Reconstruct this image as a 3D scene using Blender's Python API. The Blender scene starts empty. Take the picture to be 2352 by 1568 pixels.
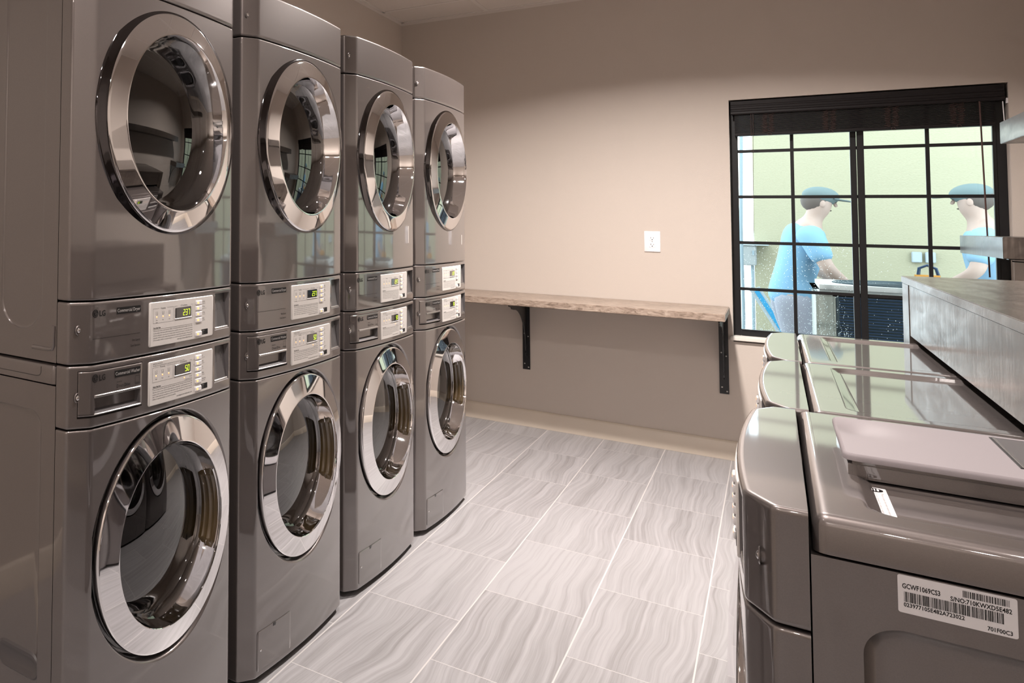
import bpy, bmesh, math, random
from mathutils import Vector, Matrix
random.seed(7)
COL = bpy.context.scene.collection
R = math.radians

# ------------------------------------------------------------------ materials
def new_mat(name):
    m = bpy.data.materials.new(name); m.use_nodes = True
    nt = m.node_tree
    b = nt.nodes['Principled BSDF']
    return m, nt, b
def P(name, color, rough=0.5, metal=0.0, coat=0.0, coat_rough=0.03, emit=None, estr=0.0, bump=None, spec=0.5, noise=None):
    m, nt, b = new_mat(name)
    b.inputs['Base Color'].default_value = (*color, 1)
    b.inputs['Roughness'].default_value = rough
    b.inputs['Metallic'].default_value = metal
    b.inputs['Coat Weight'].default_value = coat
    b.inputs['Coat Roughness'].default_value = coat_rough
    b.inputs['Specular IOR Level'].default_value = spec
    if emit:
        b.inputs['Emission Color'].default_value = (*emit, 1)
        b.inputs['Emission Strength'].default_value = estr
    if bump:
        sc, st, dist = bump
        tc = nt.nodes.new('ShaderNodeTexCoord')
        n = nt.nodes.new('ShaderNodeTexNoise'); n.inputs['Scale'].default_value = sc; n.inputs['Detail'].default_value = 3
        bp = nt.nodes.new('ShaderNodeBump'); bp.inputs['Strength'].default_value = st; bp.inputs['Distance'].default_value = dist
        nt.links.new(tc.outputs['Object'], n.inputs['Vector']); nt.links.new(n.outputs['Fac'], bp.inputs['Height'])
        nt.links.new(bp.outputs['Normal'], b.inputs['Normal'])
    if noise:
        sc, c2 = noise
        tc = nt.nodes.new('ShaderNodeTexCoord')
        n = nt.nodes.new('ShaderNodeTexNoise'); n.inputs['Scale'].default_value = sc; n.inputs['Detail'].default_value = 5
        mx = nt.nodes.new('ShaderNodeMix'); mx.data_type = 'RGBA'
        mx.inputs[6].default_value = (*color, 1); mx.inputs[7].default_value = (*c2, 1)
        nt.links.new(tc.outputs['Object'], n.inputs['Vector']); nt.links.new(n.outputs['Fac'], mx.inputs[0])
        nt.links.new(mx.outputs[2], b.inputs['Base Color'])
    return m
M = {}
M['paint'] = P('graphite_metallic_paint', (0.132, 0.112, 0.106), 0.38, 0.62, 1.0, 0.045, noise=(900, (0.101, 0.085, 0.081)))
M['paint'].node_tree.nodes['Principled BSDF'].inputs['Coat IOR'].default_value = 1.85
M['paint_dark'] = P('dark_graphite_recess_shade', (0.075, 0.068, 0.070), 0.45, 0.2, 0.25, 0.3)  # pocket shade put into a darker graphite; also colours the tray insert
M['chrome'] = P('polished_chrome', (0.80, 0.79, 0.80), 0.035, 1.0)
M['darkrefl_chrome'] = P('chrome_tinted_dark_reflection', (0.10, 0.095, 0.10), 0.06, 1.0)  # chrome tinted dark to carry the dark reflections on the dryer door shoulder
M['steel'] = P('brushed_steel', (0.5, 0.48, 0.47), 0.3, 1.0)
M['plate'] = P('satin_silver_plate', (0.66, 0.63, 0.60), 0.42, 0.35, noise=(500, (0.60, 0.57, 0.55)))
M['black'] = P('black_plastic', (0.012, 0.012, 0.013), 0.35)
M['blackgloss'] = P('black_gloss_plastic', (0.01, 0.01, 0.011), 0.08, coat=1.0)
M['ink'] = P('dark_ink', (0.010, 0.009, 0.009), 0.6, spec=0.15)
M['ink_soft'] = P('grey_ink', (0.09, 0.08, 0.078), 0.6)
M['ink_light'] = P('light_ink', (0.35, 0.33, 0.32), 0.6)
M['button'] = P('button_plastic', (0.62, 0.60, 0.60), 0.35)
M['led'] = P('orange_indicator', (1, 0.5, 0.2), 0.4, emit=(1.0, 0.42, 0.14), estr=1.2)
M['digit'] = P('yellow_green_digits', (0.7, 1, 0.05), 0.4, emit=(0.72, 1.0, 0.03), estr=1.25)
M['white_sticker'] = P('white_sticker', (0.60, 0.58, 0.59), 0.5)
M['tape'] = P('clear_tape', (0.45, 0.42, 0.40), 0.25)
M['grip'] = P('amber_smoked_grip', (0.055, 0.036, 0.016), 0.12, 0.0, 1.0)
M['drum'] = P('drum_steel', (0.28, 0.27, 0.27), 0.35, 1.0)
M['wall'] = P('orange_peel_wall_paint', (0.52, 0.46, 0.41), 0.62, bump=(260, 0.25, 0.002), spec=0.35)
M['wall_light'] = P('back_wall_paint', (0.52, 0.46, 0.41), 0.62, bump=(260, 0.25, 0.002), spec=0.35)
M['trimw'] = P('cream_trim_paint', (0.66, 0.58, 0.49), 0.4, spec=0.4)
M['sillw'] = P('sill_paint', (0.72, 0.68, 0.62), 0.35)
M['alu'] = P('black_window_aluminium', (0.008, 0.008, 0.009), 0.35, 0.0, spec=0.4)
M['blind'] = P('espresso_blind', (0.008, 0.0055, 0.006), 0.5, spec=0.25)
M['cord'] = P('brown_cord', (0.07, 0.035, 0.03), 0.8)
M['bracket'] = P('black_steel_bracket', (0.006, 0.006, 0.007), 0.3, spec=0.5)
M['outlet'] = P('white_outlet', (0.82, 0.80, 0.82), 0.3)
M['tray'] = P('mauve_grey_tray', (0.25, 0.222, 0.230), 0.6, spec=0.15, noise=(700, (0.225, 0.20, 0.207)))
M['foot'] = P('rubber_foot', (0.02, 0.02, 0.02), 0.8)

def glass_mat(name, tint, fres=1.45, rough=0.0):
    m = bpy.data.materials.new(name); m.use_nodes = True; nt = m.node_tree; nt.nodes.clear()
    o = nt.nodes.new('ShaderNodeOutputMaterial'); mx = nt.nodes.new('ShaderNodeMixShader')
    t = nt.nodes.new('ShaderNodeBsdfTransparent'); t.inputs['Color'].default_value = (*tint, 1)
    g = nt.nodes.new('ShaderNodeBsdfGlossy'); g.inputs['Roughness'].default_value = rough
    f = nt.nodes.new('ShaderNodeFresnel'); f.inputs['IOR'].default_value = fres
    nt.links.new(f.outputs[0], mx.inputs[0]); nt.links.new(t.outputs[0], mx.inputs[1]); nt.links.new(g.outputs[0], mx.inputs[2])
    nt.links.new(mx.outputs[0], o.inputs['Surface'])
    return m
M['glass'] = glass_mat('window_glass', (0.95, 0.99, 0.99), 1.4)
M['doorglass'] = glass_mat('smoked_door_glass', (0.10, 0.095, 0.095), 2.1)
M['drop'] = P('glowing_water_drop', (0.75, 0.82, 0.85), 0.15, emit=(0.8, 0.95, 1.0), estr=0.35)  # faint glow added so the drops read as bright highlights

def floor_mat():
    m, nt, b = new_mat('vein_cut_porcelain_tile'); N = nt.nodes; L = nt.links
    def math_(op, a, bb=None, c=None):
        n = N.new('ShaderNodeMath'); n.operation = op
        for i, v in enumerate((a, bb, c)):
            if v is None: continue
            if isinstance(v, (int, float)): n.inputs[i].default_value = v
            else: L.new(v, n.inputs[i])
        return n.outputs[0]
    tc = N.new('ShaderNodeTexCoord'); sp = N.new('ShaderNodeSeparateXYZ'); L.new(tc.outputs['Object'], sp.inputs[0])
    w, l = 0.2999, 0.6011
    cx = math_('DIVIDE', math_('ADD', sp.outputs['X'], 1.0929), w)
    col = math_('FLOOR', cx)
    fx = math_('SUBTRACT', cx, col)
    odd = math_('MODULO', math_('ADD', col, 100.0), 2.0)
    ry = math_('DIVIDE', math_('ADD', math_('SUBTRACT', sp.outputs['Y'], 2.829 - 20 * l), math_('MULTIPLY', odd, 0.3)), l)
    row = math_('FLOOR', ry); fy = math_('SUBTRACT', ry, row)
    dx = math_('MULTIPLY', math_('MINIMUM', fx, math_('SUBTRACT', 1.0, fx)), w)
    dy = math_('MULTIPLY', math_('MINIMUM', fy, math_('SUBTRACT', 1.0, fy)), l)
    gx = math_('LESS_THAN', dx, 0.0021); gy = math_('LESS_THAN', dy, 0.0015)
    g = math_('MAXIMUM', gx, gy)
    cb = N.new('ShaderNodeCombineXYZ'); L.new(col, cb.inputs[0]); L.new(row, cb.inputs[1])
    wn = N.new('ShaderNodeTexWhiteNoise'); wn.noise_dimensions = '3D'; L.new(cb.outputs[0], wn.inputs['Vector'])
    # vein coordinates: stretched along y, shifted per tile
    sc = N.new('ShaderNodeVectorMath'); sc.operation = 'SCALE'; L.new(wn.outputs['Color'], sc.inputs[0]); sc.inputs['Scale'].default_value = 40
    ad = N.new('ShaderNodeVectorMath'); ad.operation = 'ADD'; L.new(tc.outputs['Object'], ad.inputs[0]); L.new(sc.outputs[0], ad.inputs[1])
    mp = N.new('ShaderNodeMapping'); L.new(ad.outputs[0], mp.inputs['Vector'])
    mp.inputs['Scale'].default_value = (1.0, 0.62, 1.0)
    # low frequency warp
    n1 = N.new('ShaderNodeTexNoise'); n1.inputs['Scale'].default_value = 1.7; n1.inputs['Detail'].default_value = 2.5; L.new(mp.outputs[0], n1.inputs['Vector'])
    sx = N.new('ShaderNodeSeparateXYZ'); L.new(ad.outputs[0], sx.inputs[0])
    vx = math_('ADD', sx.outputs['X'], math_('MULTIPLY', n1.outputs['Fac'], 0.20))
    cv = N.new('ShaderNodeCombineXYZ'); L.new(math_('MULTIPLY', vx, 62.0), cv.inputs[0]); L.new(math_('MULTIPLY', sx.outputs['Y'], 0.8), cv.inputs[1])
    n2 = N.new('ShaderNodeTexNoise'); n2.inputs['Scale'].default_value = 1.0; n2.inputs['Detail'].default_value = 4; n2.inputs['Roughness'].default_value = 0.72
    L.new(cv.outputs[0], n2.inputs['Vector'])
    cv2 = N.new('ShaderNodeCombineXYZ'); L.new(math_('MULTIPLY', vx, 10.0), cv2.inputs[0]); L.new(math_('MULTIPLY', sx.outputs['Y'], 0.4), cv2.inputs[1])
    n3 = N.new('ShaderNodeTexNoise'); n3.inputs['Scale'].default_value = 1.0; n3.inputs['Detail'].default_value = 3; L.new(cv2.outputs[0], n3.inputs['Vector'])
    v = math_('ADD', math_('MULTIPLY', n2.outputs['Fac'], 0.75), math_('MULTIPLY', n3.outputs['Fac'], 0.25))
    v = math_('ADD', v, math_('MULTIPLY', math_('SUBTRACT', wn.outputs['Value'], 0.5), 0.06))
    cr = N.new('ShaderNodeValToRGB'); L.new(v, cr.inputs[0])
    e = cr.color_ramp.elements
    e[0].position = 0.28; e[0].color = (0.155, 0.145, 0.145, 1)
    e[1].position = 0.58; e[1].color = (0.295, 0.286, 0.292, 1)
    k = cr.color_ramp.elements.new(0.45); k.color = (0.24, 0.232, 0.235, 1)
    mx = N.new('ShaderNodeMix'); mx.data_type = 'RGBA'; L.new(g, mx.inputs[0]); L.new(cr.outputs[0], mx.inputs[6]); mx.inputs[7].default_value = (0.43, 0.41, 0.40, 1)
    L.new(mx.outputs[2], b.inputs['Base Color'])
    b.inputs['Roughness'].default_value = 0.36
    bp = N.new('ShaderNodeBump'); bp.inputs['Strength'].default_value = 0.3; bp.inputs['Distance'].default_value = 0.001; bp.invert = True
    L.new(g, bp.inputs['Height']); L.new(bp.outputs['Normal'], b.inputs['Normal'])
    return m
M['floor'] = floor_mat()

def ceiling_mat():
    m, nt, b = new_mat('acoustic_ceiling_tile'); N = nt.nodes; L = nt.links
    tc = N.new('ShaderNodeTexCoord')
    n = N.new('ShaderNodeTexNoise'); n.inputs['Scale'].default_value = 300; n.inputs['Detail'].default_value = 4; L.new(tc.outputs['Object'], n.inputs['Vector'])
    mx = N.new('ShaderNodeMix'); mx.data_type = 'RGBA'; L.new(n.outputs['Fac'], mx.inputs[0]); mx.inputs[6].default_value = (0.52, 0.47, 0.43, 1); mx.inputs[7].default_value = (0.68, 0.62, 0.57, 1)
    L.new(mx.outputs[2], b.inputs['Base Color']); b.inputs['Roughness'].default_value = 0.9
    bp = N.new('ShaderNodeBump'); bp.inputs['Strength'].default_value = 0.4; bp.inputs['Distance'].default_value = 0.002; L.new(n.outputs['Fac'], bp.inputs['Height']); L.new(bp.outputs['Normal'], b.inputs['Normal'])
    return m
M['ceil'] = ceiling_mat()
M['tbar'] = P('ceiling_grid_bar', (0.62, 0.57, 0.53), 0.5)

def stone_mat():
    m, nt, b = new_mat('travertine_laminate'); N = nt.nodes; L = nt.links
    tc = N.new('ShaderNodeTexCoord'); mp = N.new('ShaderNodeMapping'); L.new(tc.outputs['Object'], mp.inputs[0]); mp.inputs['Scale'].default_value = (1, 2.0, 3.0)
    n = N.new('ShaderNodeTexNoise'); n.inputs['Scale'].default_value = 14; n.inputs['Detail'].default_value = 9; n.inputs['Roughness'].default_value = 0.7; n.inputs['Distortion'].default_value = 1.6
    L.new(mp.outputs[0], n.inputs['Vector'])
    cr = N.new('ShaderNodeValToRGB'); L.new(n.outputs['Fac'], cr.inputs[0]); e = cr.color_ramp.elements
    e[0].position = 0.32; e[0].color = (0.09, 0.062, 0.046, 1); e[1].position = 0.7; e[1].color = (0.44, 0.36, 0.295, 1)
    k = e.new(0.48); k.color = (0.25, 0.19, 0.15, 1)
    L.new(cr.outputs[0], b.inputs['Base Color']); b.inputs['Roughness'].default_value = 0.32
    return m
M['stone'] = stone_mat()
def wood_mat():
    m, nt, b = new_mat('espresso_stained_wood'); N = nt.nodes; L = nt.links
    tc = N.new('ShaderNodeTexCoord'); mp = N.new('ShaderNodeMapping'); L.new(tc.outputs['Object'], mp.inputs[0]); mp.inputs['Scale'].default_value = (9, 1.6, 7.0)
    n = N.new('ShaderNodeTexNoise'); n.inputs['Scale'].default_value = 2.5; n.inputs['Detail'].default_value = 6; n.inputs['Distortion'].default_value = 1.2
    L.new(mp.outputs[0], n.inputs['Vector'])
    mp2 = N.new('ShaderNodeMapping'); L.new(tc.outputs['Object'], mp2.inputs[0]); mp2.inputs['Scale'].default_value = (60, 60, 2.5)
    n2 = N.new('ShaderNodeTexNoise'); n2.inputs['Scale'].default_value = 2; n2.inputs['Detail'].default_value = 4; L.new(mp2.outputs[0], n2.inputs['Vector'])
    mu = N.new('ShaderNodeMath'); mu.operation = 'MULTIPLY'; L.new(n.outputs['Fac'], mu.inputs[0]); L.new(n2.outputs['Fac'], mu.inputs[1])
    cr = N.new('ShaderNodeValToRGB'); L.new(mu.outputs[0], cr.inputs[0]); e = cr.color_ramp.elements
    e[0].position = 0.12; e[0].color = (0.030, 0.022, 0.018, 1); e[1].position = 0.42; e[1].color = (0.085, 0.068, 0.056, 1)
    L.new(cr.outputs[0], b.inputs['Base Color'])
    rr = N.new('ShaderNodeMapRange'); L.new(n2.outputs['Fac'], rr.inputs[0]); rr.inputs[3].default_value = 0.28; rr.inputs[4].default_value = 0.46
    L.new(rr.outputs[0], b.inputs['Roughness']); b.inputs['Coat Roughness'].default_value = 0.2
    r2_ = N.new('ShaderNodeMapRange'); L.new(mu.outputs[0], r2_.inputs[0]); r2_.inputs[1].default_value = 0.12; r2_.inputs[2].default_value = 0.42; r2_.inputs[3].default_value = 0.15; r2_.inputs[4].default_value = 0.75
    L.new(r2_.outputs[0], b.inputs['Coat Weight'])
    return m
M['wood'] = wood_mat()
M['stucco'] = P('outside_stucco', (0.40, 0.375, 0.265), 0.9, bump=(90, 0.35, 0.006), noise=(70, (0.35, 0.33, 0.225)))
M['ground'] = P('outside_concrete', (0.28, 0.27, 0.25), 0.9, noise=(8, (0.22, 0.22, 0.21)))
M['util'] = P('utility_box_paint', (0.32, 0.34, 0.34), 0.5)
M['acwhite'] = P('condenser_cap', (0.48, 0.50, 0.50), 0.4)
M['acdark'] = P('condenser_coil', (0.03, 0.055, 0.07), 0.5)
M['acpost'] = P('condenser_post', (0.25, 0.265, 0.24), 0.4)
M['blue'] = P('bright_blue_board', (0.03, 0.30, 0.55), 0.3)
M['navy'] = P('dark_navy_board', (0.01, 0.03, 0.07), 0.3)
M['pale'] = P('pale_blue_plastic', (0.40, 0.46, 0.49), 0.4)
M['shirt'] = P('light_blue_shirt', (0.19, 0.36, 0.52), 0.85)
M['shirt2'] = P('sky_blue_shirt', (0.22, 0.38, 0.52), 0.85)
M['trousers'] = P('lilac_grey_trousers', (0.26, 0.27, 0.32), 0.85)
M['skin'] = P('skin', (0.44, 0.32, 0.27), 0.6)
M['cap'] = P('slate_cap', (0.13, 0.18, 0.185), 0.8)
M['hair'] = P('dark_hair', (0.10, 0.08, 0.07), 0.7)
M['orange'] = P('orange_tool', (0.50, 0.24, 0.04), 0.4)
M['copper'] = P('pipe_grey', (0.25, 0.32, 0.36), 0.5)
M['lens'] = P('downlight_lens', (1, 1, 1), 0.5, emit=(1.0, 0.90, 0.80), estr=6.0)

# ------------------------------------------------------------------ builders
class MB:
    def __init__(s): s.v = []; s.f = []; s.mi = []; s.cur = 0
    def add(s, vs, fs):
        o = len(s.v); s.v += [tuple(v) for v in vs]
        for f in fs: s.f.append([i + o for i in f]); s.mi.append(s.cur)
    def box(s, x0, x1, y0, y1, z0, z1, rot=None, piv=None):
        vs = [Vector((x, y, z)) for x in (x0, x1) for y in (y0, y1) for z in (z0, z1)]
        if rot is not None:
            c = Vector(piv) if piv else sum(vs, Vector()) / 8
            vs = [rot @ (v - c) + c for v in vs]
        s.add(vs, [(0, 1, 3, 2), (4, 6, 7, 5), (0, 4, 5, 1), (2, 3, 7, 6), (0, 2, 6, 4), (1, 5, 7, 3)])
    def cyl(s, a, b, r0, r1=None, n=24, cap=True):
        a = Vector(a); b = Vector(b); r1 = r0 if r1 is None else r1
        d = (b - a).normalized(); u = d.orthogonal().normalized(); w = d.cross(u)
        vs = []
        for p, r in ((a, r0), (b, r1)):
            for i in range(n):
                t = 2 * math.pi * i / n; vs.append(p + u * (r * math.cos(t)) + w * (r * math.sin(t)))
        fs = [(i, (i + 1) % n, n + (i + 1) % n, n + i) for i in range(n)]
        if cap: fs += [tuple(range(n - 1, -1, -1)), tuple(range(n, 2 * n))]
        s.add(vs, fs)
    def tube(s, pts, r, n=8):
        pts = [Vector(p) for p in pts]; vs = []; prev = None
        for i, p in enumerate(pts):
            d = (pts[min(i + 1, len(pts) - 1)] - pts[max(i - 1, 0)]).normalized()
            if prev is None: u = d.orthogonal().normalized()
            else:
                u = prev - d * prev.dot(d); u = u.normalized() if u.length > 1e-6 else d.orthogonal().normalized()
            prev = u; w = d.cross(u)
            for k in range(n):
                t = 2 * math.pi * k / n; vs.append(p + u * (r * math.cos(t)) + w * (r * math.sin(t)))
        fs = []
        for i in range(len(pts) - 1):
            for k in range(n):
                a = i * n + k; b_ = i * n + (k + 1) % n; fs.append((a, b_, b_ + n, a + n))
        fs += [tuple(range(n - 1, -1, -1)), tuple(range((len(pts) - 1) * n, len(pts) * n))]
        s.add(vs, fs)
    def lathe(s, prof, c, n=96):
        """profile of (radius, out) revolved about the local X axis through c=(x,y,z)"""
        vs = []
        for r, o in prof:
            for i in range(n):
                t = 2 * math.pi * i / n; vs.append((c[0] + o, c[1] + r * math.cos(t), c[2] + r * math.sin(t)))
        fs = []
        for j in range(len(prof) - 1):
            for i in range(n):
                a = j * n + i; b_ = j * n + (i + 1) % n; fs.append((a, b_, b_ + n, a + n))
        s.add(vs, fs)
    def ball(s, c, r, n=12, m=8, sc=(1, 1, 1)):
        vs = [(c[0], c[1], c[2] + r * sc[2])]
        for j in range(1, m):
            ph = math.pi * j / m
            for i in range(n):
                t = 2 * math.pi * i / n
                vs.append((c[0] + r * sc[0] * math.sin(ph) * math.cos(t), c[1] + r * sc[1] * math.sin(ph) * math.sin(t), c[2] + r * sc[2] * math.cos(ph)))
        vs.append((c[0], c[1], c[2] - r * sc[2])); fs = []
        for i in range(n): fs.append((0, 1 + i, 1 + (i + 1) % n))
        for j in range(m - 2):
            for i in range(n):
                a = 1 + j * n + i; b_ = 1 + j * n + (i + 1) % n; fs.append((a, a + n, b_ + n, b_))
        L_ = len(vs) - 1
        for i in range(n): fs.append((L_, 1 + (m - 2) * n + (i + 1) % n, 1 + (m - 2) * n + i))
        s.add(vs, fs)
    def mesh(s, name, mats, smooth=True, bevel=None):
        me = bpy.data.meshes.new(name); me.from_pydata(s.v, [], s.f)
        if not isinstance(mats, (list, tuple)): mats = [mats]
        for m in mats: me.materials.append(m)
        for p, i in zip(me.polygons, s.mi): p.material_index = min(i, len(mats) - 1)
        bm = bmesh.new(); bm.from_mesh(me)
        if bevel:
            es = [e for e in bm.edges if len(e.link_faces) == 2 and e.calc_face_angle(0) > R(40)]
            bmesh.ops.bevel(bm, geom=es, offset=bevel, segments=2, affect='EDGES', clamp_overlap=True)
        bmesh.ops.recalc_face_normals(bm, faces=bm.faces)
        bm.to_mesh(me); bm.free()
        if smooth:
            me.shade_smooth(); me.set_sharp_from_angle(angle=R(38))
        me.update(); return me
def link(name, me, parent=None, loc=None):
    o = bpy.data.objects.new(name, me); COL.objects.link(o)
    if parent: o.parent = parent
    if loc: o.location = loc
    return o
def obj(name, mb, mats, parent=None, smooth=True, bevel=None):
    return link(name, mb.mesh(name, mats, smooth, bevel), parent)
def tag(o, label, cat, group=None, kind=None):
    o['label'] = label; o['category'] = cat
    if group: o['group'] = group
    if kind: o['kind'] = kind
    return o
def struct(o): o['kind'] = 'structure'; return o
def thing(name, loc, label, cat, group=None, rz=0):
    o = bpy.data.objects.new(name, None); COL.objects.link(o); o.location = loc; o.rotation_euler = (0, 0, rz); o.empty_display_size = 0.1
    return tag(o, label, cat, group)

_tc = {}
def text_tris(txt, bold=False):
    """flat glyph mesh at size 1: verts (x,y), faces"""
    key = (txt, bold)
    if key in _tc: return _tc[key]
    cu = bpy.data.curves.new('t', 'FONT'); cu.body = txt; cu.size = 1.0; cu.resolution_u = 2
    if bold: cu.offset = 0.02
    ob = bpy.data.objects.new('t', cu); COL.objects.link(ob)
    bpy.context.view_layer.update()
    me = bpy.data.meshes.new_from_object(ob.evaluated_get(bpy.context.evaluated_depsgraph_get()))
    vs = [(v.co.x, v.co.y) for v in me.vertices]; fs = [list(p.vertices) for p in me.polygons]
    bpy.data.objects.remove(ob); bpy.data.curves.remove(cu); bpy.data.meshes.remove(me)
    xs = [v[0] for v in vs] or [0]
    x0 = min(xs); w = max(xs) - x0
    _tc[key] = ([(a - x0, b) for a, b in vs], fs, w)
    return _tc[key]
def add_text(mb, txt, x, z, h, fmap, align='l', width=None, sx=0.85, bold=False, tilt=0):
    vs, fs, w = text_tris(txt, bold)
    s = h / 0.72; kx = s * sx
    if width: kx = width / max(w, 1e-6)
    W = w * kx
    ox = {'l': 0, 'c': -W / 2, 'r': -W}[align]
    mb.add([fmap(x + ox + a * kx + tilt * b * s, z + b * s) for a, b in vs], fs)
SEG = {'2': 'abged', '3': 'abgcd', '7': 'abc', '5': 'afgcd', '0': 'abcdef', '1': 'bc', '8': 'abcdefg', '4': 'fgbc', '6': 'afgcde'}
def seven(mb, txt, x, z, w, h, fmap, t=0.16, gap=0.4):
    for ch in txt:
        T = w * t * 1.3; sl = 0.10
        segs = dict(a=(0, w, h - T, h), d=(0, w, 0, T), g=(0, w, h / 2 - T / 2, h / 2 + T / 2), f=(0, T, h / 2, h), b=(w - T, w, h / 2, h), e=(0, T, 0, h / 2), c=(w - T, w, 0, h / 2))
        for k in SEG[ch]:
            x0, x1, z0, z1 = segs[k]
            e = T * 0.22
            if k in 'adg': x0 += e * 1.5; x1 -= e * 1.5
            else: z0 += e; z1 -= e
            mb.add([fmap(x + a + sl * b, z + b) for a, b in ((x0, z0), (x1, z0), (x1, z1), (x0, z1))], [(0, 1, 2, 3)])
        x += w * (1 + gap)

# ------------------------------------------------------------------ laundry machine geometry
# local frame: +X out of the front, +Y to the right when facing it, Z up; x=0 is the front corner plane
HW, CR = 0.3385, 0.2895
SEAM = -0.058
def F(w):
    a = abs(w)
    if a <= CR - 0.009: base = 0.012 * (1 - (a / CR) ** 2)
    elif a >= CR + 0.009: base = -0.027 * (a - CR) / (HW - CR)
    else:  # soft corner
        p0 = 0.012 * (1 - ((CR - 0.009) / CR) ** 2); p2 = -0.027 * 0.009 / (HW - CR); t = (a - (CR - 0.009)) / 0.018
        base = (1 - t) ** 2 * p0 + 2 * t * (1 - t) * 0.0003 + t * t * p2
    return base
def curve_cols():
    ws = []
    n = 26
    for i in range(n + 1): ws.append(-(CR - 0.009) + (2 * (CR - 0.009)) * i / n)
    side = [CR - 0.005, CR, CR + 0.005, CR + 0.009, 0.316, HW - 0.006]
    ws = [-a for a in reversed(side)] + ws + side
    pts = [(w, F(w)) for w in ws]
    fR = F(HW - 0.006)
    arc = [(HW - 0.0035, fR - 0.0018), (HW - 0.0014, fR - 0.0038), (HW - 0.0003, fR - 0.007), (HW, fR - 0.011), (HW, SEAM)]
    pts = [(-a, b) for a, b in reversed(arc)] + pts + arc
    return with_normals(pts)
def with_normals(pts):
    out = []
    for i, (w, o) in enumerate(pts):
        a = pts[max(i - 1, 0)]; b = pts[min(i + 1, len(pts) - 1)]
        dw, do = b[0] - a[0], b[1] - a[1]; L = math.hypot(dw, do)
        out.append((w, o, -do / L, dw / L))     # normal (w, out)
    return out
def zrows(z0, z1, r, extra=()):
    rows = [(z0, r + 0.003), (z0, r), (z0 + 0.15 * r, 0.45 * r), (z0 + 0.45 * r, 0.15 * r), (z0 + r, 0), (z0 + r + 0.0025, 0)]
    rows += [(z, 0) for z in sorted(extra)]
    rows += [(z1 - r - 0.0025, 0), (z1 - r, 0), (z1 - 0.45 * r, 0.15 * r), (z1 - 0.15 * r, 0.45 * r), (z1, r), (z1, r + 0.003)]
    return rows
def wrap(mb, z0, z1, r=0.004, cols=None, holes=(), off=0.0, skip_center=False, zextra=()):
    cols = cols or curve_cols()
    ws = [c[0] for c in cols]
    if holes:
        need = sorted(set(h[i] for h in holes for i in (0, 1)))
        for h in need:
            if not any(abs(h - w) < 1e-5 for w in ws): ws.append(h)
        extra_pts = [(w, o) for w, o, _, _ in cols] + [(h, F(h)) for h in need if not any(abs(h - c[0]) < 1e-5 for c in cols)]
        mid = sorted([p for p in extra_pts if abs(p[0]) < HW - 1e-6])
        lo = [p for p in extra_pts if p[0] <= -HW + 1e-6]; hi = [p for p in extra_pts if p[0] >= HW - 1e-6]
        cols = with_normals(sorted(lo, key=lambda p: p[1]) + mid + sorted(hi, key=lambda p: -p[1]))
        zextra = sorted(set(list(zextra) + [h[i] for h in holes for i in (2, 3)]))
    rows = zrows(z0, z1, r, zextra)
    nC = len(cols); vs = []
    for z, ins in rows:
        for w, o, nw, no in cols: vs.append((o + off - ins * no, w - ins * nw, z))
    fs = []
    for j in range(len(rows) - 1):
        for i in range(nC - 1):
            wc = (cols[i][0] + cols[i + 1][0]) / 2; zc = (rows[j][0] + rows[j + 1][0]) / 2
            if any(h[0] < wc < h[1] and h[2] < zc < h[3] for h in holes): continue
            if skip_center and abs(wc) < CR - 0.011 and rows[j][1] == 0 and rows[j + 1][1] == 0: continue
            a = j * nC + i; fs.append((a, a + 1, a + 1 + nC, a + nC))
    fs.append(tuple(range(nC - 1, -1, -1))); fs.append(tuple((len(rows) - 1) * nC + i for i in range(nC)))
    mb.add(vs, fs)
def recess(mb, w0, w1, z0, z1, depth_top, depth_bot, off=0.0, n=6, lip=0.0):
    """walls and floor of a pocket in the front surface"""
    ws = [w0 + (w1 - w0) * i / n for i in range(n + 1)]
    ins = 0.004
    def ring(d0, d1, k):
        v = []
        for w in ws: v.append((F(w) + off - d0, w + (ins * k if w == w0 else -ins * k if w == w1 else 0), z0 + ins * k))
        for w in reversed(ws): v.append((F(w) + off - d1, w + (ins * k if w == w0 else -ins * k if w == w1 else 0), z1 - ins * k))
        return v
    a = ring(0, 0, 0); b = ring(depth_bot, depth_top, 1)
    m = len(a); fs = [(i, (i + 1) % m, m + (i + 1) % m, m + i) for i in range(m)]
    for i in range(n): fs.append((m + i, m + i + 1, m + m - 2 - i, m + m - 1 - i))
    mb.add(a + b, fs)
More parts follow.
